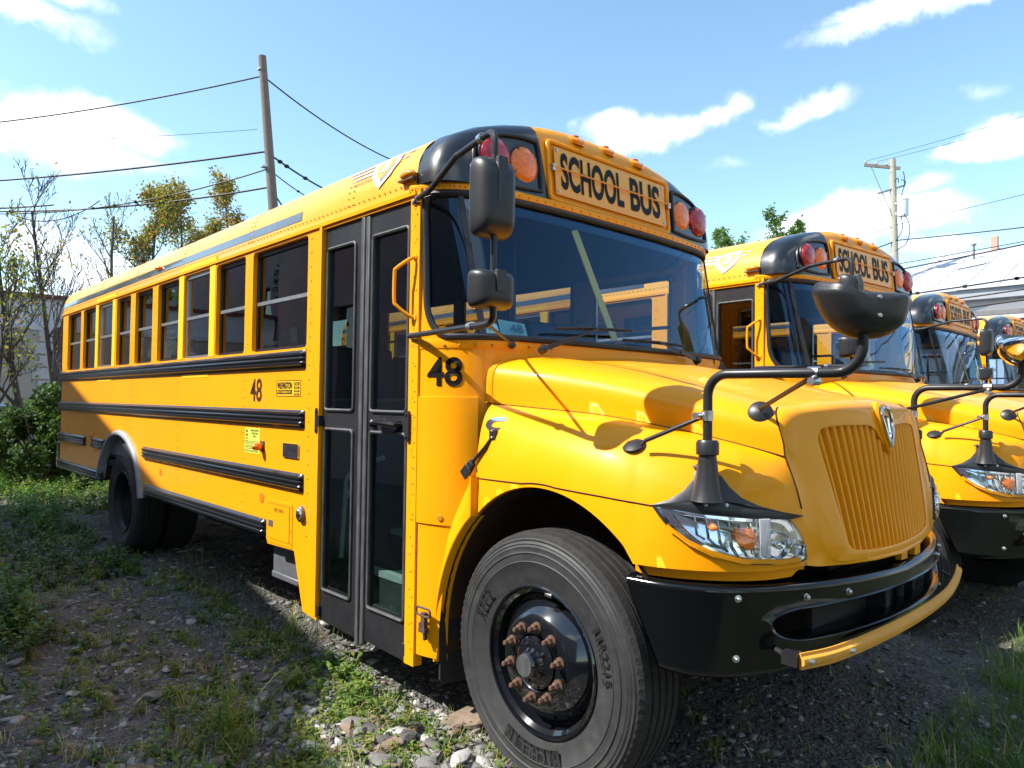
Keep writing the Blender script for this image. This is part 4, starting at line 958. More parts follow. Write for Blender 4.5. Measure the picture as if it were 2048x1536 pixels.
        for (cz_, hh, dep) in ((2.330,(.090,.152,.085),.085),(1.980,(.093,.074,.08),.08)):
            b = MB(); rbox(b, Y((.012,-1.478,cz_)), hh, 0, nn); zt_ = cz_+hh[1]*.98
            b.slab([rrect(-.024,.024,cz_-hh[1]*.18,zt_-.004,.006)], lambda a, c, d: Y((.080+.016*(1-d), -1.486-a, c)))
            b.build('mirror_housing', PLAS, m, ang=45)
            b = MB(); b.slab([rrect(-hh[0]*.9,hh[0]*.9,cz_-hh[1]*.92,cz_+hh[1]*.92,.025)], lambda a, c, d: Y((-.014+.006*d, -1.478-a, c))); b.build('mirror_glass', CHR, m)
    b = MB(); p = front(.93, 2.575, .003); b.lathe([(.016,0),(.015,.008),(.007,.012),(.001,.008)], (p[0]+.07,p[1]+.03,2.563), (.5,-.85,0), 12); b.tube([(p[0]+.08,p[1]+.02,2.563),(p[0]+.04,p[1]-.01,2.548),(p[0]-.02,p[1]-.012,2.54)], .003, 6); P(b, 'camera_eye', BLKS)
    # ---------------------------------------------------------------- wheels
    def tyre_prof(y0, sgn, n):
        # (radius, depth) rings from the bead over the sidewall to the tread; depth grows inwards
        N = 160
        pr = [(.292,.012),(.300,.004),(.318,.000),(.350,-.012),(.395,-.020),(.400,-.0235),(.403,-.0205),(.430,-.0215),(.436,-.0255),(.440,-.0205),(.455,-.0185),(.460,-.0205),(.468,-.0165),(.473,-.0185),(.482,-.012),(.490,-.0135),(.496,-.006)]
        return pr
    def wheel(x, y, sgn, kind):
        """y = plane of the bead on the outside, sgn = -1 on the right side"""
        ax = (0, sgn, 0); c = (x, y, .50)
        b = MB(); N = 180; pr = [(r*1.0, -d) for r, d in tyre_prof(y, sgn, N)]
        b.lathe(pr, c, ax, N, 0)
        tooth = lambda rr: (lambda j: rr-(.006 if j % 2 else 0))
        W = .250
        b.lathe([(.496,.006),(tooth(.506),.004),(tooth(.514),-.006),(.517,-.012)], c, ax, N, 1)
        tr = [(.517,-.012)]
        for g0 in (.045,.088,.130,.172,.215):
            tr += [(.522,-g0),(.523,-g0-.001),(.508,-g0-.004),(.508,-g0-.011),(.523,-g0-.014)]
        tr += [(.517,-W+.012),(.50,-W-.0),(.44,-W-.01),(.36,-W-.0),(.292,-W+.03)]
        b.lathe(tr, c, ax, 90, 1)
        return_t = b
        wname = 'front_wheel' if kind == 'f' else 'rear_wheel'
        rb = MB()
        if kind == 'f':
            rb.lathe([(.300,-.012),(.304,.004),(.299,.010),(.292,.008),(.288,-.004),(.272,-.018),(.266,-.055),(.262,-.062),(.250,-.050),(.225,-.018),(.195,.012),(.180,.024),(.172,.027),(.115,.027),(.110,.022),(.108,-.02)], c, ax, 72)
            rb.lathe([(.108,-.02),(.104,.028),(.092,.036),(.080,.040),(.062,.042),(.052,.060),(.050,.078),(.044,.086)], c, ax, 48)
        else:
            rb.lathe([(.300,-.012),(.304,.004),(.299,.010),(.292,.006),(.285,-.03),(.272,-.05),(.268,-.13),(.255,-.165),(.20,-.172),(.12,-.170),(.11,-.165),(.105,-.10),(.09,-.09),(.001,-.088)], c, ax, 64)
        w = P(rb, wname, RIM if kind == 'f' else RIMD, ang=30)
        return_t.build('tyre', [TYRE, TREAD], w, ang=30)
        if kind == 'f':
            h = MB(); h.lathe([(.044,.086),(.042,.092),(.001,.093)], c, ax, 32); h.build('hub_cap', SEAL, w)
            for k in range(5):
                h = MB(); a = R(40+72*k); cc = (x+.077*math.cos(a), y+sgn*.038, .50+.077*math.sin(a)); h.lathe([(.0085,0),(.0085,.006),(.004,.012),(.001,.0125)], cc, ax, 6)
                h.build('hub_bolt', BLKS, w)
            h = MB(); cc = (x+.262*math.cos(R(78)), y+sgn*.004, .50+.285*math.sin(R(78))); h.box((cc[0]-.018,min(cc[1],cc[1]+sgn*.01),cc[2]-.008), (cc[0]+.018,max(cc[1],cc[1]+sgn*.01),cc[2]+.006)); h.build('balance_weight', STL, w, bev=.003)
        for k in range(10):
            a = R(121.6)-k*2*math.pi/10; r0 = .1429; d0 = .027 if kind == 'f' else -.17
            cc = (x+r0*math.cos(a), y+sgn*d0, .50+r0*math.sin(a)); h = MB()
            h.lathe([(.022,0),(.022,.006),(.0175,.008),(.0175,.024),(.015,.028),(.011,.030),(.011,.046),(.008,.050),(.001,.051)], cc, ax, 6); h.lathe([(.024,0),(.024,.005),(.016,.006)], cc, ax, 14)
            h.build('lug_nut', RUST if kind == 'f' else UNDER, w, flat=False, ang=25)
        if sgn < 0 and kind == 'f':
            # raised lettering round the sidewall: one glyph at a time
            h = MB()
            def ringtext(txt, amid, rad, hgt, wid, flip, box=False, mi=0, space=1.12):
                nch = len(txt); da = wid*space/rad
                for i, ch in enumerate(txt):
                    if ch == ' ': continue
                    a = amid+(nch/2-i-.5)*da if not flip else amid-(nch/2-i-.5)*da
                    er = Vector((math.cos(a), 0, math.sin(a))); et = Vector((math.sin(a), 0, -math.cos(a)))
                    if flip: er_, et_ = -er, -et
                    else: er_, et_ = er, et
                    o_ = Vector((x, y+sgn*.0232, .50))+er*rad
                    wch = wid*(.45 if ch in '1I.' else 1)
                    if box:
                        for (q0, q1) in ((-.62, .62),): 
                            h.add([o_+et_*(wid*.6*a_)+er_*(hgt*.74*c_)+Vector((0,.0018,0)) for a_, c_ in ((-1,-1),(1,-1),(1,1),(-1,1))], [(0,1,2,3)], 1)
                    V, F = glyphs(ch, .02)
                    h.add([o_+et_*((v[0]-.5)*wch)+er_*((v[1]-.5)*hgt) for v in V], F, mi)
            for args in (('MICHELIN', R(-93), .372, .050, .036, False, True, 2), ('11R22.5', R(18), .372, .042, .028, False, False, 0), ('XZE2', R(152), .372, .042, .032, False, False, 0)):
                h = MB(); ringtext(*args); h.build('sidewall_lettering', [TLET, TLET, TYRE], w, recalc=False)
    wheel(0, -1.165, -1, 'f'); wheel(0, 1.165, 1, 'f')
    wheel(-5.88, -1.165, -1, 'r'); wheel(-5.88, 1.165, 1, 'r')
    # ---------------------------------------------------------------- mud flap, chassis and liner
    for sg in (1, -1):
        b = MB(); b.slab([[(-1.165,.62),(-.92,.62),(-.92,.20),(-.94,.185),(-1.14,.205),(-1.16,.23)]], lambda a, c, d: (-.675+.012*d, a*sg, c)); P(b, 'mud_flap', RUB)
    b = MB()
    for y in (-.43, .35): b.box((-8.3,y,.55), (.86,y+.08,.80))
    b.tube([(0,-.95,.50),(0,.95,.50)], .055, 12); b.tube([(-5.88,-.95,.50),(-5.88,.95,.50)], .09, 14); b.ell((-5.88,0,.50), (.24,.2,.24)); b.box((-.55,-.38,.55), (.84,.38,1.45)); b.box((-4.4,-.9,.5), (-3.4,-.45,.85)); b.box((-2.0,-1.0,.45), (-1.80,-.3,.9)); b.tube([(-8.0,.6,.5),(-2.0,.6,.5)], .05, 10)
    b.box((-8.4,-1.18,.84), (-1.8,1.18,.90)); b.box((-.62,-1.0,.70), (-.56,1.0,1.62)); b.box((-6.6,-.70,.45), (-6.5,.7,.85))
    P(b, 'chassis', UNDER)
    for sg in (1, -1):
        b = MB(); pts = [(.665*math.cos(R(t)), .45+.745*math.sin(R(t))) for t in range(38, 189, 6)]
        b.rows([[(x, -1.15*sg, z) for x, z in pts], [(x, -.72*sg, z) for x, z in pts]]); b.rows([[(x, -.72*sg, z) for x, z in pts], [(0, -.70*sg, .9)]*len(pts)]); P(b, 'wheel_well', LINER, recalc=False); b = MB()
        ptr = [(-5.84+.735*math.cos(R(t)), .52+.65*math.sin(R(t))) for t in range(8, 173, 8)]
        b.rows([[(x, -1.18*sg, z) for x, z in ptr], [(x, -.45*sg, z) for x, z in ptr], [(-5.8, -.45*sg, .6)]*len(ptr)])
        P(b, 'wheel_well', LINER, recalc=False)
    for sg in (1,):
        for dy in (.33,):
            for s_ in (-1, 1):
                b = MB(); b.lathe([(.30,.0),(.45,-.02),(.50,.0),(.518,.02),(.518,.24),(.49,.26),(.30,.25)], (-5.88, s_*(1.165-.31), .50), (0,-s_,0), 60); P(b, 'inner_tyre', TREAD)
    # ---------------------------------------------------------------- interior
    b = MB(); fl = [(-8.45,-1.17),(-1.78,-1.17),(-1.78,-.50),(-.90,-.50),(-.90,-1.17),(-.62,-1.05),(-.47,-.6),(-.47,.6),(-.62,1.05),(-.9,1.17),(-8.45,1.17)]
    b.slab([fl], lambda a, c, d: (a, c, .93+.03*d), 0)
    b.box((-8.45,-1.180,.96), (-1.80,-1.170,1.84), 1); b.box((-8.45,1.170,.96), (-1.0,1.180,1.72), 1)
    b.rows([[(x, y*.955, z-.05) for y, z in rp] for x in np.linspace(-8.45, -.90, 6)], 1); b.box((-8.44,-1.15,.96), (-8.42,1.15,1.5), 1)
    # dash, stepwell
    b.slab([[(-.48,.75),(-.48,1.80),(-.52,1.86),(-.62,1.86),(-.85,1.62),(-.85,1.45),(-.70,1.35),(-.70,.75)]], lambda a, c, d: (a, -.30+1.40*d, c), 0); b.slab([[(-.52,.96),(-.52,1.80),(-.60,1.80),(-.62,.96)]], lambda a, c, d: (a, -1.02+.74*d, c), 0)
    P(b, 'interior', [INTF, INTR])
    b = MB()
    for z, y0, y1 in ((.36,-1.17,-.93),(.55,-.93,-.71),(.745,-.71,-.50)):
        b.box((-1.77,y0,z-.03), (-.88,y1,z)); b.box((-1.77,y1,z-.03), (-.88,y1+.015,z+.19)); b.box((-1.76,y0-.006,z-.032), (-.89,y0+.045,z+.003), 1)
    b.box((-1.79,-1.17,.30), (-1.77,-.45,1.55)); b.box((-.885,-1.16,.30), (-.87,-.45,1.50)); b.box((-1.77,-1.19,.30), (-.88,-.5,.325)); P(b, 'steps', [STEPD, STEPW])
    b = MB(); b.tube(smooth([(-1.74,-1.08,.62),(-1.70,-1.08,1.0),(-1.69,-1.08,1.08),(-1.64,-1.04,1.16),(-1.5,-.95,1.22)], 24), .014, 8); b.tube([(-.95,-1.05,1.33),(-1.02,-.98,1.30),(-1.30,-.75,1.05),(-1.34,-.72,.98)], .012, 8); b.tube([(-1.69,-1.08,.98),(-1.69,-1.08,1.02)], .020, 8)
    P(b, 'handrail', STEPW)
    b = MB(); b.tube([(-1.86,-.42,.96),(-1.86,-.42,3.02)], .018, 10); b.tube([(-1.86,-.42,1.55),(-1.86,-1.15,1.55)], .016, 8); b.tube([(-1.90,.45,.96),(-1.90,.45,3.0)], .018, 10); P(b, 'stanchion', GREY)
    b = MB(); b.bar((-.56,-.36,2.50), (-.43,-.16,1.90), .05, .006, (1,0,0)); P(b, 'windshield_strap', STAR)
    b = MB(); t = R(60)
    st = [(-.98+.21*math.cos(a)*.35, .52+.21*math.sin(a), 1.66+.21*math.cos(a)*.93) for a in np.linspace(0, 2*math.pi, 41)[:-1]]
    b.tube(st, .013, 8, closed=True); b.tube([(-.98,.52,1.66),(-.70,.52,1.55)], .03, 8); b.bar((-.99,.32,1.66), (-.99,.72,1.66), .03, .01, (1,0,0)); P(b, 'steering_wheel', BLKS)
    def seat(x, y, w, h=1.0, x_h=.40):
        b = MB(); b.box((x,y-w/2,1.28), (x+x_h,y+w/2,1.40)); b.slab([[(x-.02,1.30),(x+.06,1.30),(x-.02,1.30+.62*h),(x-.08,1.32+.62*h),(x-.12,1.30+.60*h)]], lambda a, c, d: (a, y-w/2+w*d, c)); b.box((x+.05,y-w/2+.05,.96), (x+.08,y-w/2+.08,1.28)); b.box((x+.32,y+w/2-.08,.96), (x+.35,y+w/2-.05,1.28))
        P(b, 'seat', SEATM, bev=.02)
    for k in range(9):
        for y in (-.70, .70): seat(-2.45-k*.70, y, .88)
    b = MB(); b.box((-1.55,.28,1.30), (-1.10,.78,1.42)); b.slab([[(-1.55,1.35),(-1.45,1.35),(-1.55,2.12),(-1.62,2.15),(-1.66,2.1)]], lambda a, c, d: (a, .28+.5*d, c)); b.box((-1.45,.40,.96), (-1.2,.66,1.3)); P(b, 'driver_seat', SEATM, bev=.03)
    # paper notes on the dash
    b = MB()
    for y0, y1, z0_, z1_ in ((-1.03,-.955,1.885,1.945),(-.93,-.765,1.885,1.960)):
        b.add([(-.52-.03*(y0 < -1), y0, z0_),(-.50, y1, z0_+.0),(-.525, y1, z1_-.012),(-.545-.03*(y0 < -1), y0, z1_)], [(0,1,2,3)])
    text(b, '48', lambda u, v: (-.500-.02*v, -.875+.085*u, 1.898+.042*v), 0, 1); text(b, '48', lambda u, v: (-.520-.02*v, -1.02+.065*u, 1.893+.04*v), 0, 1)
    P(b, 'paper_note', [NOTE, INK], recalc=False)
    b = MB(); b.add([front(-.83, 1.885, -.010), front(-.80, 1.885, -.010), front(-.80, 1.925, -.010), front(-.83, 1.925, -.010)], [(0,1,2,3)]); b.add([front(-.785, 1.885, -.010), front(-.745, 1.885, -.010), front(-.745, 1.922, -.010), front(-.785, 1.922, -.010)], [(0,1,2,3)]); P(b, 'inspection_sticker', NOTE, recalc=False)
    return bus
# ================================================================== SURROUNDINGS
rng = np.random.default_rng(11)
def npmesh(name, V, F, mats, mi=None, parent=None, smooth_=False):
    """V (n,3), F (m,k) all faces of k corners"""
    me = bpy.data.meshes.new(name); k = F.shape[1]
    me.vertices.add(len(V)); me.vertices.foreach_set('co', np.asarray(V, np.float32).ravel())
    me.loops.add(F.size); me.loops.foreach_set('vertex_index', F.astype(np.int32).ravel())
    me.polygons.add(len(F)); me.polygons.foreach_set('loop_start', np.arange(0, F.size, k, dtype=np.int32)); me.polygons.foreach_set('loop_total', np.full(len(F), k, np.int32))
    for m in mats: me.materials.append(m)
    if mi is not None: me.polygons.foreach_set('material_index', np.asarray(mi, np.int32))
    me.update(calc_edges=True); me.validate()
    if smooth_: me.polygons.foreach_set('use_smooth', [True]*len(me.polygons))
    o = bpy.data.objects.new(name, me); COL.objects.link(o)
    if parent: o.parent = parent
    return o
def leaf_mat(name, col, tr=.35, var=.35, rough=.55):
    m = bpy.data.materials.new(name); m.use_nodes = True; t = m.node_tree; N = t.nodes; N.clear()
    out = N.new('ShaderNodeOutputMaterial'); p = N.new('ShaderNodeBsdfPrincipled'); p.inputs['Roughness'].default_value = rough; p.inputs['Specular IOR Level'].default_value = .35
    tl = N.new('ShaderNodeBsdfTranslucent'); mx = N.new('ShaderNodeMixShader'); mx.inputs[0].default_value = tr
    g = N.new('ShaderNodeTexCoord'); n = N.new('ShaderNodeTexNoise'); n.inputs['Scale'].default_value = 3.5; n.inputs['Detail'].default_value = 6; t.links.new(g.outputs['Object'], n.inputs['Vector'])
    mr = N.new('ShaderNodeMapRange'); mr.inputs['From Min'].default_value = .3; mr.inputs['From Max'].default_value = .7; mr.inputs['To Min'].default_value = 1-var; mr.inputs['To Max'].default_value = 1+var; t.links.new(n.outputs[0], mr.inputs[0])
    s = N.new('ShaderNodeVectorMath'); s.operation = 'SCALE'; s.inputs[0].default_value = col; t.links.new(mr.outputs[0], s.inputs['Scale'])
    t.links.new(s.outputs[0], p.inputs['Base Color'])
    s2 = N.new('ShaderNodeVectorMath'); s2.operation = 'MULTIPLY'; t.links.new(s.outputs[0], s2.inputs[0]); s2.inputs[1].default_value = (1.3, 1.35, .6); t.links.new(s2.outputs[0], tl.inputs[0])
    t.links.new(p.outputs[0], mx.inputs[1]); t.links.new(tl.outputs[0], mx.inputs[2]); t.links.new(mx.outputs[0], out.inputs[0])
    return m
LG = [leaf_mat('leaf_mid_green', (.085,.150,.026)), leaf_mat('leaf_light_green', (.16,.25,.045)), leaf_mat('leaf_dark_green', (.030,.068,.015)), leaf_mat('leaf_yellow_green', (.26,.27,.05)), leaf_mat('leaf_straw', (.42,.34,.18), .2), leaf_mat('leaf_bright_green', (.075,.22,.025)), leaf_mat('leaf_blue_green', (.10,.17,.07))]
AUT = [leaf_mat('leaf_rust', (.30,.15,.05), .5), leaf_mat('leaf_olive', (.24,.24,.06), .5), leaf_mat('leaf_amber', (.38,.25,.07), .5), leaf_mat('leaf_soft_green', (.13,.19,.05), .5)]
BARK = mat('grey_bark', (.085,.070,.062), .9, var=.4, vscale=12, bump=.01, bscale=25)
POLE = mat('weathered_pole_wood', (.17,.135,.115), .85, var=.3, vscale=9, stretch=(6,6,.6), bump=.004, bscale=18)
POLE2 = mat('pale_pole_wood', (.36,.33,.27), .85, var=.2, vscale=9, stretch=(6,6,.6))
CABLE = mat('black_cable', (.012,.012,.015), .6)
# ---------------------------------------------------------------- ground
def gz(x, y):
    return .030*noise.noise(Vector((x*.9, y*.9, 0)))+.018*noise.noise(Vector((x*3.1, y*3.1, 5)))+.010*noise.noise(Vector((x*9, y*9, 9)))
def gm():
    m = bpy.data.materials.new('gravel_ground'); m.use_nodes = True; t = m.node_tree; N = t.nodes; p = N['Principled BSDF']; p.inputs['Roughness'].default_value = .92; L = t.links.new
    g = N.new('ShaderNodeTexCoord')
    wn_ = N.new('ShaderNodeTexNoise'); wn_.inputs['Scale'].default_value = 7; wn_.inputs['Detail'].default_value = 4; L(g.outputs['Object'], wn_.inputs['Vector'])
    wv = N.new('ShaderNodeVectorMath'); wv.operation = 'MULTIPLY_ADD'; L(wn_.outputs['Color'], wv.inputs[0]); wv.inputs[1].default_value = (.12,.12,.12); L(g.outputs['Object'], wv.inputs[2])
    prev = None; hs = []
    for sc in (16, 38, 90):
        v = N.new('ShaderNodeTexVoronoi'); v.inputs['Scale'].default_value = sc; L(wv.outputs[0], v.inputs['Vector']); hs.append(v)
    cr = N.new('ShaderNodeValToRGB'); e = cr.color_ramp.elements; e[0].color = (.05,.047,.045,1); e[1].color = (.26,.245,.225,1)
    for pos, c in ((.25,(.12,.115,.108,1)),(.5,(.175,.170,.160,1)),(.7,(.16,.145,.13,1)),(.8,(.145,.142,.140,1))): q = cr.color_ramp.elements.new(pos); q.color = c
    sp = N.new('ShaderNodeSeparateColor'); L(hs[0].outputs['Color'], sp.inputs[0]); sp2 = N.new('ShaderNodeSeparateColor'); L(hs[1].outputs['Color'], sp2.inputs[0])
    av = N.new('ShaderNodeMath'); av.operation = 'MULTIPLY_ADD'; L(sp.outputs[0], av.inputs[0]); av.inputs[1].default_value = .5
    h2 = N.new('ShaderNodeMath'); h2.operation = 'MULTIPLY'; L(sp2.outputs[1], h2.inputs[0]); h2.inputs[1].default_value = .5; L(h2.outputs[0], av.inputs[2]); L(av.outputs[0], cr.inputs[0])
    big = N.new('ShaderNodeTexNoise'); big.inputs['Scale'].default_value = .9; big.inputs['Detail'].default_value = 8; L(g.outputs['Object'], big.inputs['Vector'])
    mr = N.new('ShaderNodeMapRange'); mr.inputs['From Min'].default_value = .50; mr.inputs['From Max'].default_value = .68; L(big.outputs[0], mr.inputs[0])
    mx = N.new('ShaderNodeMix'); mx.data_type = 'RGBA'; L(mr.outputs[0], mx.inputs[0]); L(cr.outputs[0], mx.inputs[6]); mx.inputs[7].default_value = (.125,.125,.115,1)
    sx = N.new('ShaderNodeSeparateXYZ'); L(g.outputs['Object'], sx.inputs[0]); gx = N.new('ShaderNodeMapRange'); gx.inputs['From Min'].default_value = .4; gx.inputs['From Max'].default_value = 2.6; L(sx.outputs[0], gx.inputs[0]); mg = N.new('ShaderNodeMix'); mg.data_type = 'RGBA'; L(gx.outputs[0], mg.inputs[0]); L(mx.outputs[2], mg.inputs[6]); mg.inputs[7].default_value = (.06,.075,.028,1)  # grass green ahead; the early start also paints darker shade around the bus fronts
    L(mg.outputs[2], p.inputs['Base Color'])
    ad = N.new('ShaderNodeMath'); ad.operation = 'MULTIPLY_ADD'; L(hs[0].outputs['Distance'], ad.inputs[0]); ad.inputs[1].default_value = -.9; L(hs[1].outputs['Distance'], ad.inputs[2])
    ad2 = N.new('ShaderNodeMath'); ad2.operation = 'MULTIPLY_ADD'; L(hs[2].outputs['Distance'], ad2.inputs[0]); ad2.inputs[1].default_value = -.5; L(ad.outputs[0], ad2.inputs[2])
    b = N.new('ShaderNodeBump'); b.inputs['Distance'].default_value = .035; b.inputs['Strength'].default_value = 1; L(ad2.outputs[0], b.inputs['Height']); L(b.outputs[0], p.inputs['Normal'])
    return m
xs = [-600,-200,-80,-40,-26,-20,-17]+list(np.arange(-15, 3.6, .075))+[4,5,7,10,16,30,80,200,600]
ys = [-600,-200,-80,-40,-20,-12,-9,-7,-6,-5]+list(np.arange(-4.5, 3.5, .075))+[4,5,6.5,8,10,12,15,20,30,50,90,200,600]
V = np.array([(x, y, gz(x, y) if (-16 < x < 8 and -5.5 < y < 9) else 0.0) for x in xs for y in ys]); ny = len(ys)
i, j = np.meshgrid(np.arange(len(xs)-1), np.arange(ny-1), indexing='ij'); a = (i*ny+j).ravel()
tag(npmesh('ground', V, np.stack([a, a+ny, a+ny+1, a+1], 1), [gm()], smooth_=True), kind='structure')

# ---------------------------------------------------------------- stones
ROCKM = [mat('slate_grey', (.19,.18,.17), .85, var=.35, vscale=14, bump=.004, bscale=45), mat('slate_dark', (.09,.084,.082), .85, var=.3, vscale=14, bump=.004, bscale=45), mat('stone_brown', (.20,.145,.105), .9, var=.35, vscale=14, bump=.004, bscale=45), mat('slate_pale', (.36,.345,.33), .85, var=.3, vscale=14, bump=.004, bscale=45)]
ph = (1+5**.5)/2
ICO = np.array([(-1,ph,0),(1,ph,0),(-1,-ph,0),(1,-ph,0),(0,-1,ph),(0,1,ph),(0,-1,-ph),(0,1,-ph),(ph,0,-1),(ph,0,1),(-ph,0,-1),(-ph,0,1)])/1.902
ICF = np.array([(0,11,5),(0,5,1),(0,1,7),(0,7,10),(0,10,11),(1,5,9),(5,11,4),(11,10,2),(10,7,6),(7,1,8),(3,9,4),(3,4,2),(3,2,6),(3,6,8),(3,8,9),(4,9,5),(2,4,11),(6,2,10),(8,6,7),(9,8,1)])
def stone(c, s, flat=.35, tilt=.25):
    v = ICO*rng.uniform(.62, 1.25, (12, 1)); v[:, 2] = np.clip(v[:, 2], -.6, .62)
    v = v*np.array([s*rng.uniform(.7, 1.5), s*rng.uniform(.6, 1.1), s*flat*rng.uniform(.6, 1.3)])
    a = rng.uniform(0, 6.28); tx, ty = rng.normal(0, tilt, 2)
    v = v@np.array(Matrix.Rotation(tx, 3, 'X')@Matrix.Rotation(ty, 3, 'Y')@Matrix.Rotation(a, 3, 'Z'))
    return v+np.array(c)
VS, FS, MS = [], [], []; n = 0
def scatter(cnt, r0, r1, a0, a1, smin, smax):
    global n
    for _ in range(cnt):
        r = r0*(r1/r0)**rng.random(); a = R(rng.uniform(a0, a1)); x, y = CAM.x+r*math.cos(a), CAM.y+r*math.sin(a)
        s = smin*(smax/smin)**(rng.random()**2.2)*(1+.04*r); v = stone((x, y, gz(x, y)+s*.05), s)
        VS.append(v); FS.append(ICF+n); n += 12; MS.extend([int(rng.choice([0,1,2,3], p=[.45,.27,.10,.18]))]*20)
scatter(7000, 1.9, 11, 128, 176, .009, .042); scatter(19000, 1.9, 9, 126, 176, .005, .020); scatter(3600, 3.0, 9, 92, 128, .008, .03)
for _ in range(900):
    x, y = rng.uniform(-1.5, .1), rng.uniform(-1.75, -1.02); s = .010*(5.5**(rng.random()**1.5)); VS.append(stone((x, y, gz(x, y)+s*.1), s)); FS.append(ICF+n); n += 12; MS.extend([int(rng.choice([0,1,2,3], p=[.4,.15,.1,.35]))]*20)
tag(npmesh('gravel', np.vstack(VS), np.vstack(FS), ROCKM, MS), 'loose grey slate gravel covering the lot', 'gravel', kind='stuff')
def rock(x, y, s, mi, fl=.4, seed=None, z=.02):
    import bmesh
    bm = bmesh.new(); bmesh.ops.create_icosphere(bm, subdivisions=3, radius=1)
    dirs = [Vector(rng.normal(0, 1, 3)).normalized() for _ in range(18)]; ds = rng.uniform(.38, .72, 18); an = rng.uniform(0, 6.28); sc = (s*rng.uniform(.9, 1.4), s*rng.uniform(.6, .9), s*fl)
    for v in bm.verts:
        p = v.co.copy()
        for d, q in zip(dirs, ds):
            k = p.dot(d)
            if k > q: p -= d*(k-q)
        p += p.normalized()*.03*noise.noise(p*3+Vector((x*10, y*10, 0)))
        p = Vector((p.x*sc[0], p.y*sc[1], p.z*sc[2])); v.co = Matrix.Rotation(an, 3, 'Z')@p
    me = bpy.data.meshes.new('rock'); bm.to_mesh(me); bm.free(); me.materials.append(ROCKM[mi])
    me.polygons.foreach_set('use_smooth', [True]*len(me.polygons)); me.set_sharp_from_angle(angle=R(22))
    o = bpy.data.objects.new('rock', me); COL.objects.link(o); o.location = (x, y, gz(x, y)+z); o.rotation_euler = (rng.normal(0, .12), rng.normal(0, .12), 0); return o
for (x, y, s, mi, fl, lab) in [(-.62,-1.02,.17,2,.35,'rusty brown flat stone lying in front of the mud flap'),(-6.0,-1.60,.20,1,.55,'dark slab of rock by the rear wheel in the weeds'),(-.33,-1.30,.075,3,.45,'pale angular rock touching the front tyre'),(-.42,-1.42,.09,0,.45,'grey angular rock nearest the bottom edge by the front tyre'),(-.72,-1.36,.10,3,.25,'wide pale slate slab between weeds and front tyre'),(-1.9,-2.05,.10,0,.3,'flat grey slate piece in the shaded weeds on the left'),(-1.15,-2.35,.12,2,.22,'flat brown stone at the bottom edge among shaded weeds')]:
    tag(rock(x, y, s, mi, fl), lab, 'rock')
for k in range(40):
    x, y = rng.uniform(-1.05, .0), rng.uniform(-1.62, -1.12); tag(rock(x, y, rng.uniform(.035, .095), int(rng.choice([0, 1, 1, 0, 2])), rng.uniform(.35, .6)), 'small broken slate rock in the sunlit rubble beside the front tyre', 'rock', 'broken slate rocks beside the front tyre')
for k in range(30):
    x, y = rng.uniform(-4.5, -.9), rng.uniform(-2.7, -1.3); tag(rock(x, y, rng.uniform(.03, .07), int(rng.choice([0, 3, 2])), rng.uniform(.2, .4)), 'flat slate stone in the shaded weedy gravel on the left', 'rock', 'flat stones in the shaded gravel')

# ---------------------------------------------------------------- weeds and grass
class Leafs:
    def __init__(s): s.V = []; s.F = []; s.M = []; s.n = 0
    def strip(s, pts, ws, side, mi):
        """tapering blade through pts"""
        k = len(pts); v = []
        for p, w in zip(pts, ws): v += [p-side*w, p+side*w]
        s.V.append(np.array(v)); s.F += [(s.n+2*i, s.n+2*i+1, s.n+2*i+3, s.n+2*i+2) for i in range(k-1)]; s.M += [mi]*(k-1); s.n += 2*k
    def blade(s, x, y, h, lean, az, w, mi, z=None, curl=1.0):
        z = gz(x, y)-.01 if z is None else z; d = np.array([math.cos(az), math.sin(az), 0]); sd = np.array([-d[1], d[0], 0])
        pts = [np.array([x, y, z])+d*(lean*h*t**1.8)+np.array([0, 0, h*(t-curl*.28*lean*t**3)]) for t in (0, .3, .6, .82, 1)]
        s.strip(pts, [w*.7, w, w*.8, w*.5, w*.08], sd, mi)
    def leaf(s, p, d, ln, w, mi, droop=.3):
        d = d/max(np.linalg.norm(d), 1e-6); sd = np.cross(d, [0, 0, 1.0]); sd = sd/max(np.linalg.norm(sd), 1e-3); p = np.array(p, float); dn = np.array([0, 0, -1.0])
        s.strip([p, p+d*ln*.35, p+d*ln*.7+dn*ln*droop*.3, p+d*ln+dn*ln*droop*.8], [w*.15, w, w*.75, w*.05], sd, mi)
    def build(s, name, mats, parent=None): return npmesh(name, np.vstack(s.V), np.array(s.F), mats, s.M, parent)
WM = LG
def weed(L, x, y, h, stems, leaves, lw, mi, spread=.35, z=None, ll=.08):
    z0 = gz(x, y)-.01 if z is None else z
    for _ in range(stems):
        az = rng.uniform(0, 6.28); sp = rng.uniform(0, spread); hh = h*rng.uniform(.6, 1); d = np.array([math.cos(az)*sp, math.sin(az)*sp, 1]); base = np.array([x+rng.normal(0, .012), y+rng.normal(0, .012), z0]); sdv = np.array([-math.sin(az), math.cos(az), 0])
        pts = [base+d*hh*t+np.array([math.cos(az), math.sin(az), 0])*(.12*hh*t*t) for t in (0, .33, .66, 1)]
        L.strip(pts, [.0035, .003, .002, .001], sdv, mi)
        for k in range(leaves):
            t = (k+rng.random())/leaves; t = .08+.92*t; p = base+d*hh*t+np.array([math.cos(az), math.sin(az), 0])*(.12*hh*t*t); a2 = rng.uniform(0, 6.28)
            L.leaf(p, np.array([math.cos(a2), math.sin(a2), rng.uniform(-.1, .9)]), ll*rng.uniform(.5, 1)*(1.15-.5*t), lw*rng.uniform(.7, 1.1), mi if rng.random() < .8 else (1 if mi != 1 else 3), rng.uniform(0, .6))
G = Leafs()
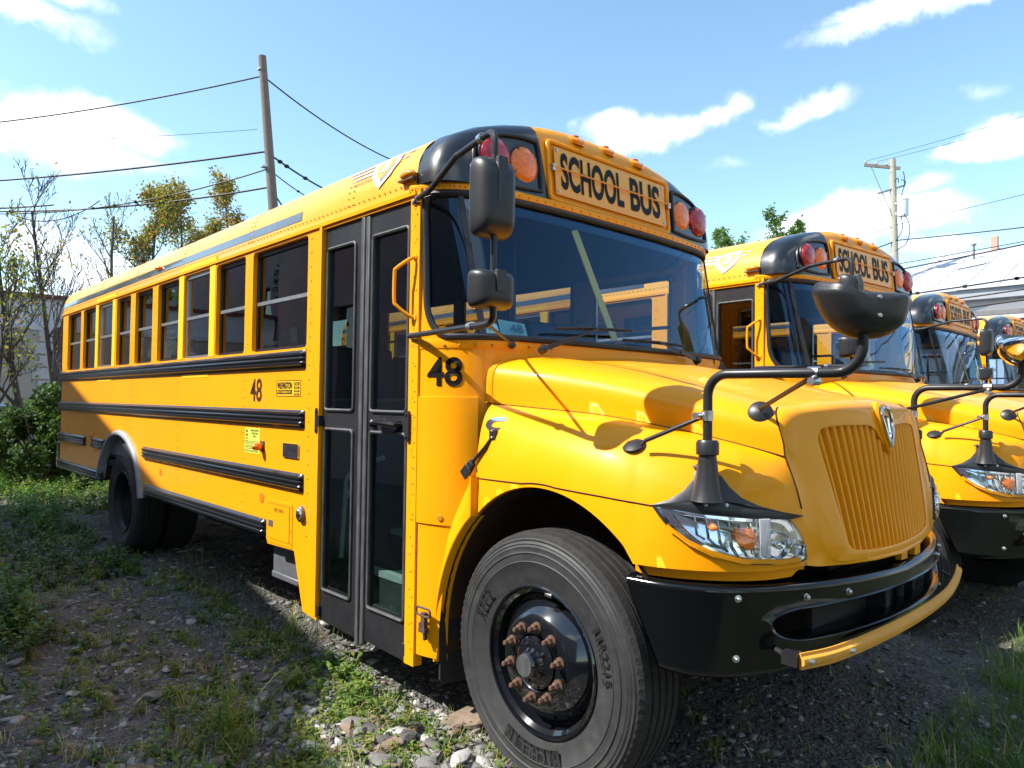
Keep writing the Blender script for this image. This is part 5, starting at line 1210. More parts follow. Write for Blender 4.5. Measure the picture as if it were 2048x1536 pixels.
def tuft(x, y, h, nb, mi, w=.0022, sp=.03):
    for _ in range(nb): G.blade(x+rng.normal(0, sp), y+rng.normal(0, sp), h*rng.uniform(.45, 1.1), rng.uniform(.1, .95), rng.uniform(0, 6.28), w*rng.uniform(.6, 1.3), mi if rng.random() < .75 else int(rng.choice([1, 3, 4])))
def patch(x, y): return noise.noise(Vector((x*.8+3, y*.8, 2)))+.5*noise.noise(Vector((x*2.4, y*2.4, 7)))
cnt = 0
while cnt < 1900:
    r = 2.2*(13/2.2)**rng.random(); a = R(rng.uniform(136, 176)); x, y = CAM.x+r*math.cos(a), CAM.y+r*math.sin(a)
    if y > -1.1 and -8.5 < x < .6 and rng.random() < .9: continue
    if patch(x, y) < rng.uniform(-.45, .35): continue
    k = rng.random(); cnt += 1
    if k < .55: tuft(x, y, rng.uniform(.04, .12), int(rng.integers(6, 16)), int(rng.choice([0, 1, 3, 4], p=[.22, .30, .30, .18])), .0018+.0002*r, .025)
    else: weed(G, x, y, rng.uniform(.03, .13), int(rng.integers(2, 5)), int(rng.integers(5, 10)), .006+.0006*r, int(rng.choice([0, 1, 2, 3, 6], p=[.3, .3, .1, .2, .1])), .8, ll=.045)
for _ in range(420):       # sunny strip along the bus
    t = rng.random(); x = -4.6+3.9*t; y = -1.02-.30*t+rng.normal(0, .07)-.05; weed(G, x, y, rng.uniform(.03, .09), 2, 6, .006, int(rng.choice([1, 3, 0, 4])), .9, ll=.04)
for _ in range(420):       # far weeds by the rear of the bus
    x, y = rng.uniform(-13, -7.0), rng.uniform(-1.9, .4)
    if x > -8.7 and y > -1.25: continue
    weed(G, x, y, rng.uniform(.10, .38), 4, 9, .016, int(rng.choice([0, 1, 5, 6])), .6, ll=.10)
for _ in range(150):
    x, y = rng.uniform(-7.5, -4.6), rng.uniform(-2.2, -1.2); weed(G, x, y, rng.uniform(.06, .22), 4, 8, .012, int(rng.choice([0, 6, 2, 0])), .7, ll=.07)
for _ in range(70):      # shaded clump at the left edge
    x, y = rng.normal(-3.9, .35), rng.normal(-2.42, .10); weed(G, x, y, rng.uniform(.10, .30), 4, 12, .012, int(rng.choice([0, 5, 6])), .5, ll=.07)
for _ in range(520):      # lush grass in the shade ahead of the bumper
    x, y = rng.uniform(.9, 2.0), rng.uniform(.0, 2.6)
    if rng.random() > max(0, 1-abs(x-1.35)/.9): continue
    tuft(x, y, rng.uniform(.08, .22), int(rng.integers(8, 20)), int(rng.choice([0, 5, 1])), .0025, .04)
for _ in range(260):
    x, y = rng.uniform(-.2, 2.2), rng.uniform(-.6, 6); tuft(x, y, rng.uniform(.04, .12), int(rng.integers(5, 12)), int(rng.choice([0, 1, 3])), .0025, .03)
for _ in range(60):
    x, y = rng.uniform(-5.2, -1.9), rng.uniform(-1.15, -.7)-.0; tuft(x, y, rng.uniform(.10, .24), 3, int(rng.choice([4, 3, 1])), .0018, .02)
tag(G.build('grass', WM), 'low weeds and grass growing through the gravel', 'weeds', kind='stuff')
def weed_thing(x, y, h, stems, leaves, lw, mi, label, spread=.35, ll=.08, extra=0, cat='weed'):
    L = Leafs(); weed(L, x, y, h, stems, leaves, lw, mi, spread, ll=ll)
    for _ in range(extra): L.blade(x+rng.normal(0, .04), y+rng.normal(0, .04), h*rng.uniform(.5, 1.1), rng.uniform(.2, .9), rng.uniform(0, 6.28), .003, int(rng.choice([1, 3, 5])))
    o = L.build('weed', WM); tag(o, label, cat)
weed_thing(-1.46,-1.20,.17,10,11,.011,1,'bushy sunlit weed growing against the bottom of the door', .9, .07, 14)
weed_thing(-1.25,-1.24,.13,9,10,.011,1,'broad leaved weed at the foot of the yellow door post', .9, .07, 8)
weed_thing(-1.72,-1.12,.12,6,9,.013,6,'pale green weed under the rear edge of the door', .8, .06, 6)
weed_thing(-1.58,-1.45,.13,8,12,.008,1,'star shaped green weed in the gravel below the door', .7, .09, 4)
weed_thing(-1.08,-1.36,.12,8,10,.010,0,'dark leaved weed nearest the mud flap', .9, .08, 10)
weed_thing(-1.10,-1.98,.34,5,9,.006,3,'tall thin stemmed weed at the bottom of the photo in shade', .18, .07, 26)
weed_thing(-1.30,-1.92,.30,5,12,.006,1,'slender branching weed beside the tall one', .25, .05, 8)
weed_thing(-3.75,-2.38,.50,8,22,.013,5,'tall feathery green weed at the left edge', .16, .09, 0)
weed_thing(-4.2,-2.50,.28,9,16,.014,0,'low bushy weed at the left edge under the feathery one', .6, .09, 0)
weed_thing(-2.35,-1.08,.26,4,4,.004,4,'dry straw coloured grass clump by the shadow edge', .5, .06, 22)
weed_thing(-2.15,-.98,.20,3,2,.003,4,'lone grass seed head standing before the dark underside', .3, .05, 3)
weed_thing(-2.2,-1.85,.12,6,9,.010,1,'small leafy weed with rusty leaves in the middle of the shaded gravel', .6, .06, 6)
weed_thing(.95,-.12,.10,6,8,.006,4,'pale dry weed in the shade below the bumper', .8, .06, 12)

# ---------------------------------------------------------------- shrubs and trees
def leafcloud(L, blobs, n, size, mis, pm=None):
    B = np.array(blobs); w = B[:, 3]*B[:, 4]*B[:, 5]; w = w/w.sum(); idx = rng.choice(len(B), n, p=w)
    for k in idx:
        c = B[k, :3]; r = B[k, 3:6]; d = rng.normal(0, 1, 3); d /= np.linalg.norm(d); q = c+d*r*(rng.random()**.35); s = size*rng.uniform(.6, 1.3)
        a = rng.normal(0, 1, 3); a /= np.linalg.norm(a); b = np.cross(a, rng.normal(0, 1, 3)); b /= max(np.linalg.norm(b), 1e-3)
        L.V.append(np.array([q-a*s, q-b*s*.45, q+a*s, q+b*s*.45])); L.F.append((L.n, L.n+1, L.n+2, L.n+3)); L.M.append(int(rng.choice(mis, p=pm))); L.n += 4
def shrub(x, y, h, w, n, mis, label, size=.055, group=None):
    o = empty('shrub', (0, 0, 0)); L = Leafs(); bl = []
    for _ in range(26):
        a = rng.uniform(0, 6.28); rr = w*rng.random()**.6; zz = h*(.08+.86*rng.random()*(1-.45*(rr/w)**2)); s = w*rng.uniform(.16, .34); bl.append((x+rr*math.cos(a), y+rr*math.sin(a), zz, s, s, s*1.1))
    leafcloud(L, bl, n, size, mis); L.build('foliage', WM, o)
    b = MB()
    for _ in range(9): a = rng.uniform(0, 6.28); b.tube([(x, y, 0), (x+.3*w*math.cos(a), y+.3*w*math.sin(a), h*.4), (x+.7*w*math.cos(a), y+.7*w*math.sin(a), h*.8)], [.02, .014, .006], 5)
    b.build('stem', BARK, o); tag(o, label, 'shrub', group)
shrub(-12.2,-.75,1.75,.95,9000,[0,2,2,6],'dense green shrub at the left edge of the photo')
shrub(-12.8,.55,1.45,.85,7000,[0,2,2,6],'dark green shrub nearest the rear corner of the bus')
shrub(-14.5,-.3,1.5,1.1,7000,[0,2,6],'green shrub standing behind the other two by the beige wall')
shrub(-14.0,1.9,1.2,.8,3500,[0,2],'low shrub hidden behind the rear bumper')
def tree(x, y, H, spread, tips_leaf, size, mis, label, mats, trunk=.11, lean=(0, 0), levels=4, up=.75, seed=1, first=.22, kids=7, pm=None):
    r_ = np.random.default_rng(seed); o = empty('tree', (0, 0, 0)); b = MB(); tips = []
    def br(p, d, ln, r, lv):
        n_ = 6 if lv == 0 else 4; pts = [p]; dd = d.copy()
        for k in range(n_):
            dd = dd+r_.normal(0, .022 if lv == 0 else .15, 3)+np.array([0, 0, .06*(lv > 0)]); dd /= np.linalg.norm(dd); pts.append(pts[-1]+dd*ln/n_)
        b.tube([tuple(q) for q in pts], [max(r*(1-.75*i/n_), .006) for i in range(n_+1)], 7 if lv == 0 else (5 if lv == 1 else 3), cap=False)
        if lv >= levels-1: tips.extend(pts[1:]); return
        if lv >= 1: tips.extend(pts[-2:])
        kk = kids+5 if lv == 0 else kids-2
        for j in range(kk):
            t = first+(1-first)*(j+r_.random())/kk if lv == 0 else .2+.8*(j+r_.random())/kk
            i = min(int(t*n_), n_-1); q = pts[i]+(pts[i+1]-pts[i])*(t*n_-i); az = r_.uniform(0, 6.28); out = np.array([math.cos(az), math.sin(az), 0])
            nd = out*(1-up*.55)+np.array([0, 0, up])*.9+dd*.3; nd /= np.linalg.norm(nd)
            br(q, nd, (spread if lv == 0 else ln*.52)*(1.15-.6*t)*r_.uniform(.7, 1.2), max(r*(1-.75*t)*.5, .006), lv+1)
    d0 = np.array([lean[0], lean[1], 1.0]); d0 /= np.linalg.norm(d0); br(np.array([x, y, -.1]), d0, H, trunk, 0)
    b.build('trunk', BARK, o)
    if tips_leaf:
        L = Leafs(); T = np.array(tips); 
        for _ in range(tips_leaf):
            t = T[r_.integers(len(T))]; q = t+r_.normal(0, .13, 3); s = size*r_.uniform(.6, 1.3); a = r_.normal(0, 1, 3); a /= np.linalg.norm(a); c = np.cross(a, r_.normal(0, 1, 3)); c /= max(np.linalg.norm(c), 1e-3)
            L.V.append(np.array([q-a*s, q-c*s*.5, q+a*s, q+c*s*.5])); L.F.append((L.n, L.n+1, L.n+2, L.n+3)); L.M.append(int(r_.choice(mis, p=pm))); L.n += 4
        L.build('crown', mats, o)
    tag(o, label, 'tree'); return o
tree(-16.6,.42,5.7,2.0,70,.04,[0,1],'tall bare tree with fine upright twigs behind the bus tail',AUT,.085,(-.0,-.06),4,.80,3,.30,8)
tree(-13.7,-.62,4.4,1.6,850,.045,[1,1,3,0],'thin leaning tree with sparse olive leaves at the left edge',AUT,.09,(-.02,-.10),4,.75,8,.28,7)
tree(-13.4,-1.3,3.9,1.4,500,.045,[1,3],'small sparse tree at the extreme left edge',AUT,.06,(0,.06),4,.75,14,.3,6)
tree(-21.2,2.35,6.9,1.9,200,.05,[1,2],'slender bare tree with a few yellow leaves right of the tall bare one',AUT,.10,(0,-.01),4,.8,21,.35,7)
tree(-23.0,3.9,8.0,2.1,8200,.062,[0,1,2,3],'rust and olive leaved tree rising highest behind the bus roof',AUT,.10,(0,0),4,.7,31,.18,9,[.22,.38,.16,.24])
tree(-24.4,5.6,8.3,2.2,8200,.062,[0,1,2,3],'rust and olive leaved tree between the highest one and the leaning pole',AUT,.10,(0,0),4,.62,37,.25,8,[.2,.42,.2,.18])
tree(-25.8,8.0,9.3,2.2,8000,.062,[0,1,2,3],'smallest rust tinted tree crown just left of the leaning pole',AUT,.10,(0,0),4,.62,41,.35,8,[.3,.35,.25,.1])
tree(-23.0,39.9,11.2,4.2,6000,.13,[0,1,6],'green tree above the bus roof just right of the first bus',WM,.2,(0,0),4,.7,51,.3,8)
tree(-20.4,41.6,12.6,3.8,6000,.13,[0,1,6],'taller green tree with an open crown beside the second bus shield',WM,.2,(0,0),4,.72,57,.3,8)
tree(16,-9,9.0,4.2,7000,.16,[0,2,1],'broad green tree ahead of the buses, outside the photo, reflected in the black bumper',WM,.25,(0,0),4,.6,71,.12,9)
tree(24,-4,10,4.4,5000,.16,[0,2,1],'second broad green tree ahead of the buses reflected in the bumper',WM,.25,(0,0),4,.6,73,.12,9)
tree(24,9,9.5,4.4,5000,.16,[0,2,1],'third broad green tree ahead of the buses reflected in the nose emblem',WM,.25,(0,0),4,.6,77,.12,9)
tree(-25.2,6.9,7.6,2.2,7500,.062,[0,1,2,3],'olive leaved tree filling the gap left of the leaning pole',AUT,.10,(0,0),4,.62,83,.2,8,[.2,.42,.2,.18])
tree(-27.5,-6.0,8.0,3.0,6000,.12,[0,2,1],'green tree by the lot behind the viewer seen only in the window reflections',WM,.2,(0,0),4,.7,61,.15,9)
tree(-33.0,-6.5,9.0,3.2,6000,.13,[0,2,1],'second green tree reflected in the rear bus windows',WM,.2,(0,0),4,.7,67,.15,9)

# ---------------------------------------------------------------- brick buildings behind the photographer (they shade the lot and fill the reflections)
def brickm(name, c1, c2, mortar, sc=4.5):
    m = bpy.data.materials.new(name); m.use_nodes = True; t = m.node_tree; N = t.nodes; p = N['Principled BSDF']; p.inputs['Roughness'].default_value = .9
    g = N.new('ShaderNodeTexCoord'); mp = N.new('ShaderNodeMapping'); mp.inputs['Rotation'].default_value = (R(90), 0, 0); t.links.new(g.outputs['Object'], mp.inputs[0])
    b = N.new('ShaderNodeTexBrick'); b.inputs['Scale'].default_value = sc; b.inputs['Color1'].default_value = (*c1, 1); b.inputs['Color2'].default_value = (*c2, 1); b.inputs['Mortar'].default_value = (*mortar, 1); b.inputs['Mortar Size'].default_value = .012
    t.links.new(mp.outputs[0], b.inputs['Vector']); n = N.new('ShaderNodeTexNoise'); n.inputs['Scale'].default_value = .8; n.inputs['Detail'].default_value = 8; t.links.new(g.outputs['Object'], n.inputs['Vector'])
    mx = N.new('ShaderNodeMix'); mx.data_type = 'RGBA'; mx.blend_type = 'MULTIPLY'; mx.inputs[0].default_value = .7; t.links.new(b.outputs['Color'], mx.inputs[6]); t.links.new(n.outputs['Color'], mx.inputs[7]); t.links.new(mx.outputs[2], p.inputs['Base Color']); return m
BRK = brickm('dark_brick', (.55,.43,.44), (.47,.38,.40), (.40,.37,.38))
ROOFM = mat('dark_roofing', (.06,.06,.065), .9, var=.2)
b = MB(); GB = 6.81
def wl(x): return -6.89-.175*(x+7.37)
outline = [(-12.7,0),(9,0),(9,7.0),(-4.5,7.0),(-5.3,7.5),(-7.37,7.5),(-12.7,8.02)]
b.slab([outline]+[rrect(x, x+1.3, 1.2, 3.4, .01, 1) for x in (-11,-8,-5,-2,1,4)], lambda a, c, d: (a, wl(a)-.3*d, c))
b.slab([outline], lambda a, c, d: (a, wl(a)-8-.3*d, c))
for x in (-12.7, 8.7): z = 8.0 if x < 0 else 7.0; b.box((x, wl(x)-8, 0), (x+.3, wl(x)-.3, z-.02))
o = b.build('brick_building', BRK); tag(o, 'dark brick building behind the photographer that shades the lot', 'building')
b = MB(); b.slab([[(-12.8,8.04),(-7.37,7.51),(-5.3,7.51),(-4.5,7.01),(9.1,7.01),(9.1,7.10),(-4.45,7.10),(-5.25,7.60),(-7.37,7.60),(-12.8,8.13)]], lambda a, c, d: (a, wl(a)+.02-8.3*d, c)); b.build('roof', ROOFM, o)
for x in (-11,-8,-5,-2,1,4): b = MB(); b.box((x, wl(x)-.25, 1.2), (x+1.3, wl(x)-.22, 3.4)); b.build('window', GL_B, o)
b = MB(); b.slab([[(-60,0),(-15,0),(-15,8.2),(-60,8.2)]]+[rrect(x, x+1.6, 4.2, 6.2, .01, 1) for x in range(-58, -17, 5)], lambda a, c, d: (a, -12-.4*d, c)); b.box((-15.4,-20,0), (-15.0,-12.4,8.2)); b.box((-60,-20.4,0), (-15,-20,8.2)); b.box((-60,-20,0), (-59.6,-12.4,8.2))
o = b.build('brick_building', BRK); tag(o, 'long dark brick building with creepers seen only as a reflection in the bus windows', 'building')
b = MB(); b.box((-60.2,-20.6,8.21), (-14.8,-11.9,8.4)); b.build('roof', ROOFM, o)
for x in range(-58, -17, 5): b = MB(); b.box((x,-12.3,4.2), (x+1.6,-12.27,6.2)); b.build('window', GL_B, o)
L = Leafs(); leafcloud(L, [(rng.uniform(-56,-16), -11.9, rng.uniform(.5, 7.2), rng.uniform(.2,.9), .10, rng.uniform(.5,1.6)) for _ in range(60)], 6000, .12, [2, 0, 4]); tag(L.build('creeper', WM), 'creeper climbing the long brick wall seen in the window reflections', 'creeper')

# pale house facing the buses from across the lot (seen in their windshields, bounces light on the noses)
PALE = mat('pale_siding', (.62,.60,.55), .85, var=.06)
ph_ = empty('pale_house', (0, 0, 0)); tag(ph_, 'pale two storey house facing the noses of the buses, seen only as a reflection', 'house')
b = MB(); hw_ = [rrect(y, y+1.1, z, z+1.6, .01, 1) for y in (-1.5, 2, 6, 10, 14, 18, 21.5) for z in (1.0, 4.0)]
b.slab([[(-3,0),(24,0),(24,6.4),(-3,6.4)]]+hw_, lambda a, c, d: (12.5+.3*d, a, c)); b.box((12.8,-3,0), (20,-2.7,6.4)); b.box((12.8,23.7,0), (20,24,6.4)); b.box((20,-3,0), (20.3,24,6.4)); b.build('wall', PALE, ph_)
for y in (-1.5, 2, 6, 10, 14, 18, 21.5):
    for z in (1.0, 4.0): b = MB(); b.box((12.7,y,z), (12.73,y+1.1,z+1.6)); b.build('window', GL_B, ph_)
b = MB(); b.slab([[(12.0,6.41),(12.0,6.55),(16.3,8.9),(20.8,6.55),(20.8,6.41)]], lambda a, c, d: (a, -3.4+27.8*d, c)); b.build('roof', ROOFM, ph_)
# ---------------------------------------------------------------- beige building at the left
BEI = mat('beige_stucco', (.43,.385,.33), .9, var=.06, vscale=2); WHB = mat('white_cladding', (.60,.61,.64), .8, var=.05); MAR = mat('maroon_coping', (.16,.055,.060), .6); BRN = mat('brown_wall', (.13,.095,.09), .9, var=.15); QUO = mat('pale_quoin', (.52,.52,.54), .85, var=.06)
b = MB(); b.box((-34,-12,0), (-25.6,1.80,3.70)); o = b.build('beige_building', BEI); tag(o, 'beige stucco building with white upper band behind the left shrubs', 'building')
b = MB(); b.box((-34,-12,3.70), (-25.55,1.85,3.86)); b.box((-33.9,-11.9,3.86), (-25.9,2.45,4.78)); b.build('upper_band', WHB, o)
b = MB(); b.box((-34,-12,4.78), (-25.8,2.6,4.92)); b.build('coping', MAR, o)
b = MB()
for k in range(9):
    w = .52 if k % 2 else .36; b.box((-25.6+.003,1.80-w,.05+k*.41), (-25.55,1.83,.05+k*.41+.36))
b.build('quoin', QUO, o, bev=.01)
b = MB(); b.box((-33,1.84,0), (-25.7,3.2,3.84)); b.build('brown_wing', BRN, o)

# car seen over the shrubs
CARP = mat('silver_car_paint', (.42,.44,.46), .25, metal=.6, coat=1)
car = empty('parked_car', (0, 0, 0)); tag(car, 'pale silver parked car whose roof shows above the shrubs', 'car')
prof = [(-2.2,.35),(-2.25,.75),(-1.9,.92),(-1.3,.97),(-.75,1.34),(.35,1.40),(1.0,1.30),(1.65,1.0),(2.1,.95),(2.2,.6),(2.15,.35)]
def cart(a, c, d): w = .88 if c < 1.0 else .88-.28*(c-1.0)/.4*1.0; return (-19.6+(w*(1-2*d)), .1+a, c)
b = MB(); b.slab([smooth(prof+[prof[0]], 60)[:-1].tolist()], cart); b.build('body', CARP, car, bev=.03)
b = MB(); b.slab([[(-1.15,1.0),(-.68,1.28),(.32,1.335),(.95,1.25),(1.35,1.02)]], lambda a, c, d: (-19.6+(.90-.24*(c-1.0)/.4)*(1-2*d), .1+a, c)); b.build('window', GL_B, car)
for yy in (-1.35, 1.3):
    for sg in (1, -1):
        b = MB(); b.lathe([(.001,-.0),(.2,0),(.33,.0),(.34,-.04),(.34,-.2)], (-19.6+.89*sg, .1+yy, .34), (sg,0,0), 24); b.build('wheel', TYRE, car)

# ---------------------------------------------------------------- poles and cables
def sag(p, q, s, n=24): p, q = Vector(p), Vector(q); return [p.lerp(q, t)-Vector((0, 0, s*4*t*(1-t))) for t in (i/n for i in range(n+1))]
def cable(pts, r, label, group=None, lumps=0):
    b = MB(); b.tube(pts, r, 6)
    for _ in range(lumps):
        k = int(rng.integers(2, len(pts)-2)); b.ell(pts[k], (r*3.0, r*3.0, r*2.2), 6, 5)
    o = b.build('overhead_cable', CABLE); tag(o, label, 'cable', group)
b = MB(); b.tube([(-19.45,7.42,-.2),(-19.77,6.67,7.63),(-19.95,6.28,12.46)], [.20,.155,.125], 14); o = b.build('utility_pole', POLE); tag(o, 'leaning brown wooden utility pole behind the bus roof', 'utility pole')
for q in (((-20.05,6.16,12.0),(-19.85,6.42,12.06)), ((-19.98,6.3,8.9),(-19.75,6.62,8.96))): b = MB(); b.box(*q); b.build('bracket', STL, o)
g = 'cables strung from the leaning pole'
T1, T2, T2b, T3 = (-19.93,6.31,11.83), (-19.88,6.44,9.42), (-19.85,6.52,8.88), (-19.82,6.58,8.30)
cable(sag((-34,-5.0,10.6), T1, .45), .024, 'topmost cable running left from the leaning pole', g)
cable(sag((-34,-5.0,8.75), T2, .30), .032, 'second cable down running left from the leaning pole', g)
cable(sag((-34,-5.0,9.1), T2b, 1.35), .022, 'sagging twisted cable running left from the leaning pole', g, 10)
cable(sag((-34,-5.0,8.65), T3, .75), .030, 'lowest cable running left from the leaning pole through the treetops', g, 6)
cable(sag((-34,-5.0,8.35), (-27,2.0,8.2), .25), .030, 'short lower strand beside the lowest left cable', g)
cable(sag((-34,-5.0,10.35), (-20.0,6.2,10.1), .2), .008, 'faint thin wire above the second cable on the left', g)
cable(sag(T1, (-24.5,18.5,12.2), .75), .024, 'topmost cable running right from the leaning pole behind the bus roof', g)
cable(sag(T2, (-26,15,10.3), .35), .030, 'second cable down running right from the leaning pole', g, 4)
cable(sag(T2b, (-27,15,10.4), .55), .018, 'thin beaded cable running right from the leaning pole', g, 8)
cable(sag(T3, (-25.5,11.5,8.2), .35), .028, 'lowest cable running right from the leaning pole', g)
for k, (p, q, s) in enumerate((((-28,.8,7.9), (-26,3.2,8.4), .5),)): cable(sag(p, q, s), .02, 'looped slack cable in the autumn treetops', g)
# far pole with transformer
up_ = empty('utility_pole', (0, 0, 0)); tag(up_, 'pale far utility pole with crossarm and transformer on the right', 'utility pole')
b = MB(); b.tube([(-11.25,36.62,-.2),(-11.38,36.52,7),(-11.51,36.47,14.45)], [.24,.20,.15], 14); b.build('shaft', POLE2, up_)
b = MB(); b.bar((-12.75,36.02,14.32), (-11.15,36.55,13.90), .12, .14); b.build('crossarm', POLE, up_)
b = MB(); b.bar((-12.45,36.12,14.2), (-11.45,36.35,11.35), .05, .04); b.bar((-12.1,36.1,12.68), (-10.95,36.6,12.98), .07, .08); b.build('brace', GREY, up_)
b = MB()
for t in (.03, .33, .62): p = Vector((-12.75,36.02,14.38)).lerp(Vector((-11.15,36.55,13.98)), t); b.lathe([(.03,0),(.075,.03),(.03,.06),(.09,.08),(.04,.13),(.07,.16),(.001,.2)], p, (0,0,1), 12)
b.build('insulator', WHB, up_)
b = MB(); b.lathe([(.001,0),(.26,.0),(.27,.04),(.27,.80),(.29,.82),(.29,.88),(.22,.96),(.001,1.0)], (-11.0,36.45,11.35), (0,0,1), 20); b.lathe([(.05,0),(.04,.2),(.06,.22),(.02,.35),(.001,.36)], (-11.05,36.4,12.3), (0,0,1), 10); b.bar((-11.4,36.4,12.1),(-11.1,36.4,12.0),.06,.08); b.bar((-11.4,36.4,11.55),(-11.1,36.4,11.5),.06,.08); b.build('transformer', WHB, up_)
for pts in ([(-11.0,36.2,13.2),(-10.8,36.2,13.05),(-10.9,36.2,12.7),(-11.0,36.2,12.4)], [(-11.35,36.3,13.2),(-11.2,36.3,13.35),(-11.15,36.3,13.1)], [(-10.85,36.2,11.4),(-10.6,36.2,10.7),(-10.75,36.2,9.9),(-11.3,36.3,9.6)], [(-11.0,36.2,11.3),(-10.95,36.2,10.6),(-11.3,36.3,10.1)], [(-10.9,36.2,13.6),(-10.85,36.2,13.3),(-10.85,36.2,12.9)]): b = MB(); b.tube([tuple(p) for p in smooth(pts, 14)], .022, 5); b.build('jumper_wire', CABLE, up_)
g2 = 'overhead cables on the right'
for k, (p, q, s, r, lb) in enumerate([((-12.7,36.0,14.5),(30,22,16.2),1.2,.010,'faint high wire from the far crossarm to the right edge'),((-12.2,36.2,14.4),(30,23,15.7),1.2,.010,'second faint high wire from the far crossarm'),((-11.4,36.4,10.95),(30,24,13.9),.8,.014,'thin cable rising right from below the transformer'),((-11.4,36.4,10.15),(30,26,9.6),1.0,.030,'twisted cable running level right from the far pole'),((-11.4,36.4,8.9),(30,26,11.7),.7,.022,'cable sloping up right from low on the far pole'),((-11.4,36.4,10.9),(-26,30,8.6),.6,.014,'thin cable running down left from the far pole'),((-11.4,36.4,10.1),(-24,27,7.2),.8,.034,'thick cable running down left from the far pole'),((-11.4,36.4,9.3),(-24,26,7.4),.4,.024,'lower cable running down left from the far pole')]): cable(sag(p, q, s), r, lb, g2)
for k, (z0, z1, r, lb, lu) in enumerate([(6.25,7.15,.026,'uppermost cable crossing before the white warehouse roof',0),(5.45,5.85,.028,'beaded cable crossing before the warehouse roof',8),(5.05,5.50,.026,'middle cable crossing before the warehouse roof',0),(4.70,5.20,.034,'lowest cable crossing before the warehouse eave',0)]):
    cable(sag((-11.5,24.2,z0-.15), (6,23.0,z1+.5), .15), r, lb, 'cables crossing before the warehouse', lu)

# ---------------------------------------------------------------- white warehouse and house on the right
RMEM = mat('white_roof_membrane', (.46,.46,.50), .8, var=.10, vscale=.8); GRYB = mat('grey_fascia', (.30,.31,.34), .8, var=.1); SID = mat('white_siding', (.50,.51,.55), .7, var=.08, vscale=1.2, dirt=(.30,.30,.31), dscale=2, dmin=.5, dmax=.8); SHG = mat('grey_shingles', (.17,.16,.165), .9, var=.2)
wh = empty('warehouse', (0, 0, 0)); tag(wh, 'long white warehouse with a pale sloping roof behind the far buses', 'building')
b = MB(); b.slab([[(-10.6,0),(16,0),(16,6.5),(-10.6,6.5)]]+[rrect(x, x+1.5, 3.6, 5.5, .01, 1) for x in (-7.1, -3.6, 0, 4, 8, 12)], lambda a, c, d: (a, 34.9+.3*d, c)); b.box((-10.6,35.2,0), (-10.3,48,6.5)); b.box((15.7,35.2,0), (16,48,6.5)); b.box((-10.6,48,0), (16,48.3,6.5)); b.build('wall', SID, wh)
for x in (-7.1, -3.6, 0, 4, 8, 12):
    b = MB(); b.box((x,35.1,3.6), (x+1.5,35.13,5.5)); wd_ = b.build('window', GL_B, wh); b = MB(); b.box((x-.08,34.85,3.5), (x+1.58,34.9,3.6)); b.box((x-.08,34.85,5.5), (x+1.58,34.9,5.62)); b.box((x,34.95,4.52), (x+1.5,35.05,4.6)); b.box((x-.08,34.86,3.6),(x,34.9,5.5)); b.box((x+1.5,34.86,3.6),(x+1.58,34.9,5.5)); b.build('frame', WHB, wd_)
b = MB(); b.slab([[(34.2,6.95),(34.2,7.10),(41.5,10.05),(49,7.10),(49,6.95),(41.5,9.9)]], lambda a, c, d: (-10.9+27.3*d, a, c))
for k in range(20): x = -10.4+k*1.37; b.bar((x,34.2,7.11), (x,41.4,10.02), .05, .05)
for y_, z_ in ((36.0,7.835),(38.6,8.885)): b.bar((-10.85,y_,z_), (16.3,y_,z_), .06, .03)
b.build('roof', RMEM, wh)
b = MB(); b.box((-10.8,34.35,6.48), (16.2,48.6,6.945)); b.build('fascia', GRYB, wh)
for x in (-8.6, 5.0): b = MB(); b.lathe([(.05,0),(.05,.8),(.12,.82),(.12,.9)], (x,39.5,9.15), (0,0,1), 10); b.build('vent_pipe', GREY, wh)
b = MB(); b.bar((-8.8,37.4,8.45), (-7.6,38.2,8.75), .05, .05); b.build('roof_pipe', GREY, wh)
b = MB(); b.box((-8.25,41.2,9.7), (-7.95,41.5,10.65)); b.build('chimney', mat('salmon_brick', (.45,.26,.20), .9), wh)
hs = empty('white_house', (0, 0, 0)); tag(hs, 'small white house with a porch in front of the warehouse at the right edge', 'house')
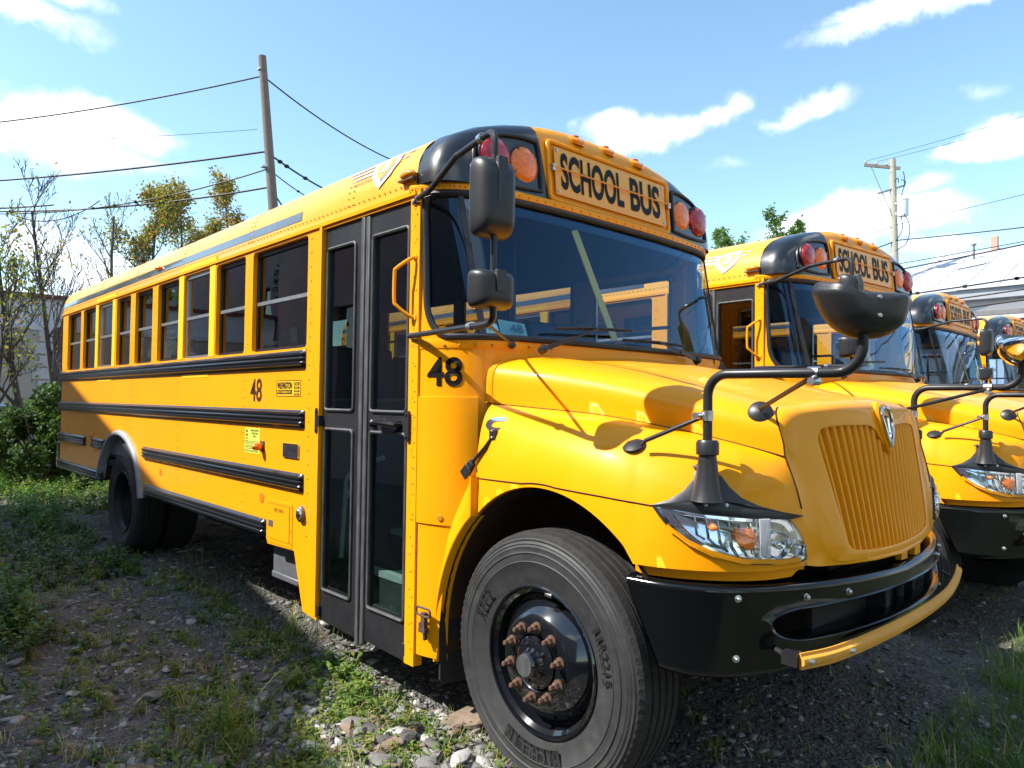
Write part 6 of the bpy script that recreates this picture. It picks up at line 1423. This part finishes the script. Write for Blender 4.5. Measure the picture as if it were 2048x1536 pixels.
b = MB(); b.slab([[(-4.9,0),(8,0),(8,4.9),(-4.9,4.9)]]+[rrect(x, x+.95, 3.0, 4.35, .01, 1) for x in (-4.1, -1.5, 1.2)], lambda a, c, d: (a, 27.5+.25*d, c)); b.box((-4.9,27.75,0), (-4.65,33,4.9)); b.build('wall', SID, hs)
for x in (-4.1, -1.5, 1.2): b = MB(); b.box((x,27.68,3.0), (x+.95,27.70,4.35)); wd_ = b.build('window', GL_B, hs); b = MB(); b.box((x,27.55,3.64), (x+.95,27.62,3.70)); b.box((x-.07,27.46,2.92), (x+1.02,27.5,3.0)); b.box((x-.07,27.46,4.35), (x+1.02,27.5,4.43)); b.build('frame', WHB, wd_)
b = MB(); b.slab([[(26.6,4.86),(26.6,5.02),(30.3,5.75),(33.6,5.0),(33.6,4.86)]], lambda a, c, d: (-5.4+13.8*d, a, c)); b.build('roof', SHG, hs)
b = MB(); b.box((-5.35,26.62,4.70), (8.3,26.75,4.855)); b.box((-5.0,26.7,0), (-4.75,26.95,4.7)); b.box((-2.2,26.7,0), (-1.95,26.95,4.7)); b.box((1.0,26.7,0), (1.25,26.95,4.7)); b.build('porch_trim', WHB, hs)

# ---------------------------------------------------------------- the buses
bus1 = build_bus()
tag(bus1, 'nearest yellow school bus, number 48 beside its door', 'school bus', 'yellow school buses parked in a row')
kids = {}
for o in bpy.data.objects:
    if o.parent: kids.setdefault(o.parent.name, []).append(o)
SKIP = ('side_number', 'front_number', 'paper_note', 'company_sign')
def clone(loc, yaw, label):
    r = bus1.copy(); COL.objects.link(r); r.location = loc; r.rotation_euler = (0, 0, yaw); r['label'] = label
    for c in kids.get(bus1.name, []):
        if c.name.split('.')[0] in SKIP: continue
        q = c.copy(); COL.objects.link(q); q.parent = r
        for d in kids.get(c.name, []): e = d.copy(); COL.objects.link(e); e.parent = q
    return r
clone((.1636, 3.249, -.022), -.0799, 'second school bus, parked beside number 48, its sign partly behind a mirror')
clone((-.206, 7.516, -.048), .0219, 'third school bus in the row, only its cab and mirrors showing')
clone((-.20, 10.9, -.03), -.007, 'farthest school bus at the right edge of the photo')
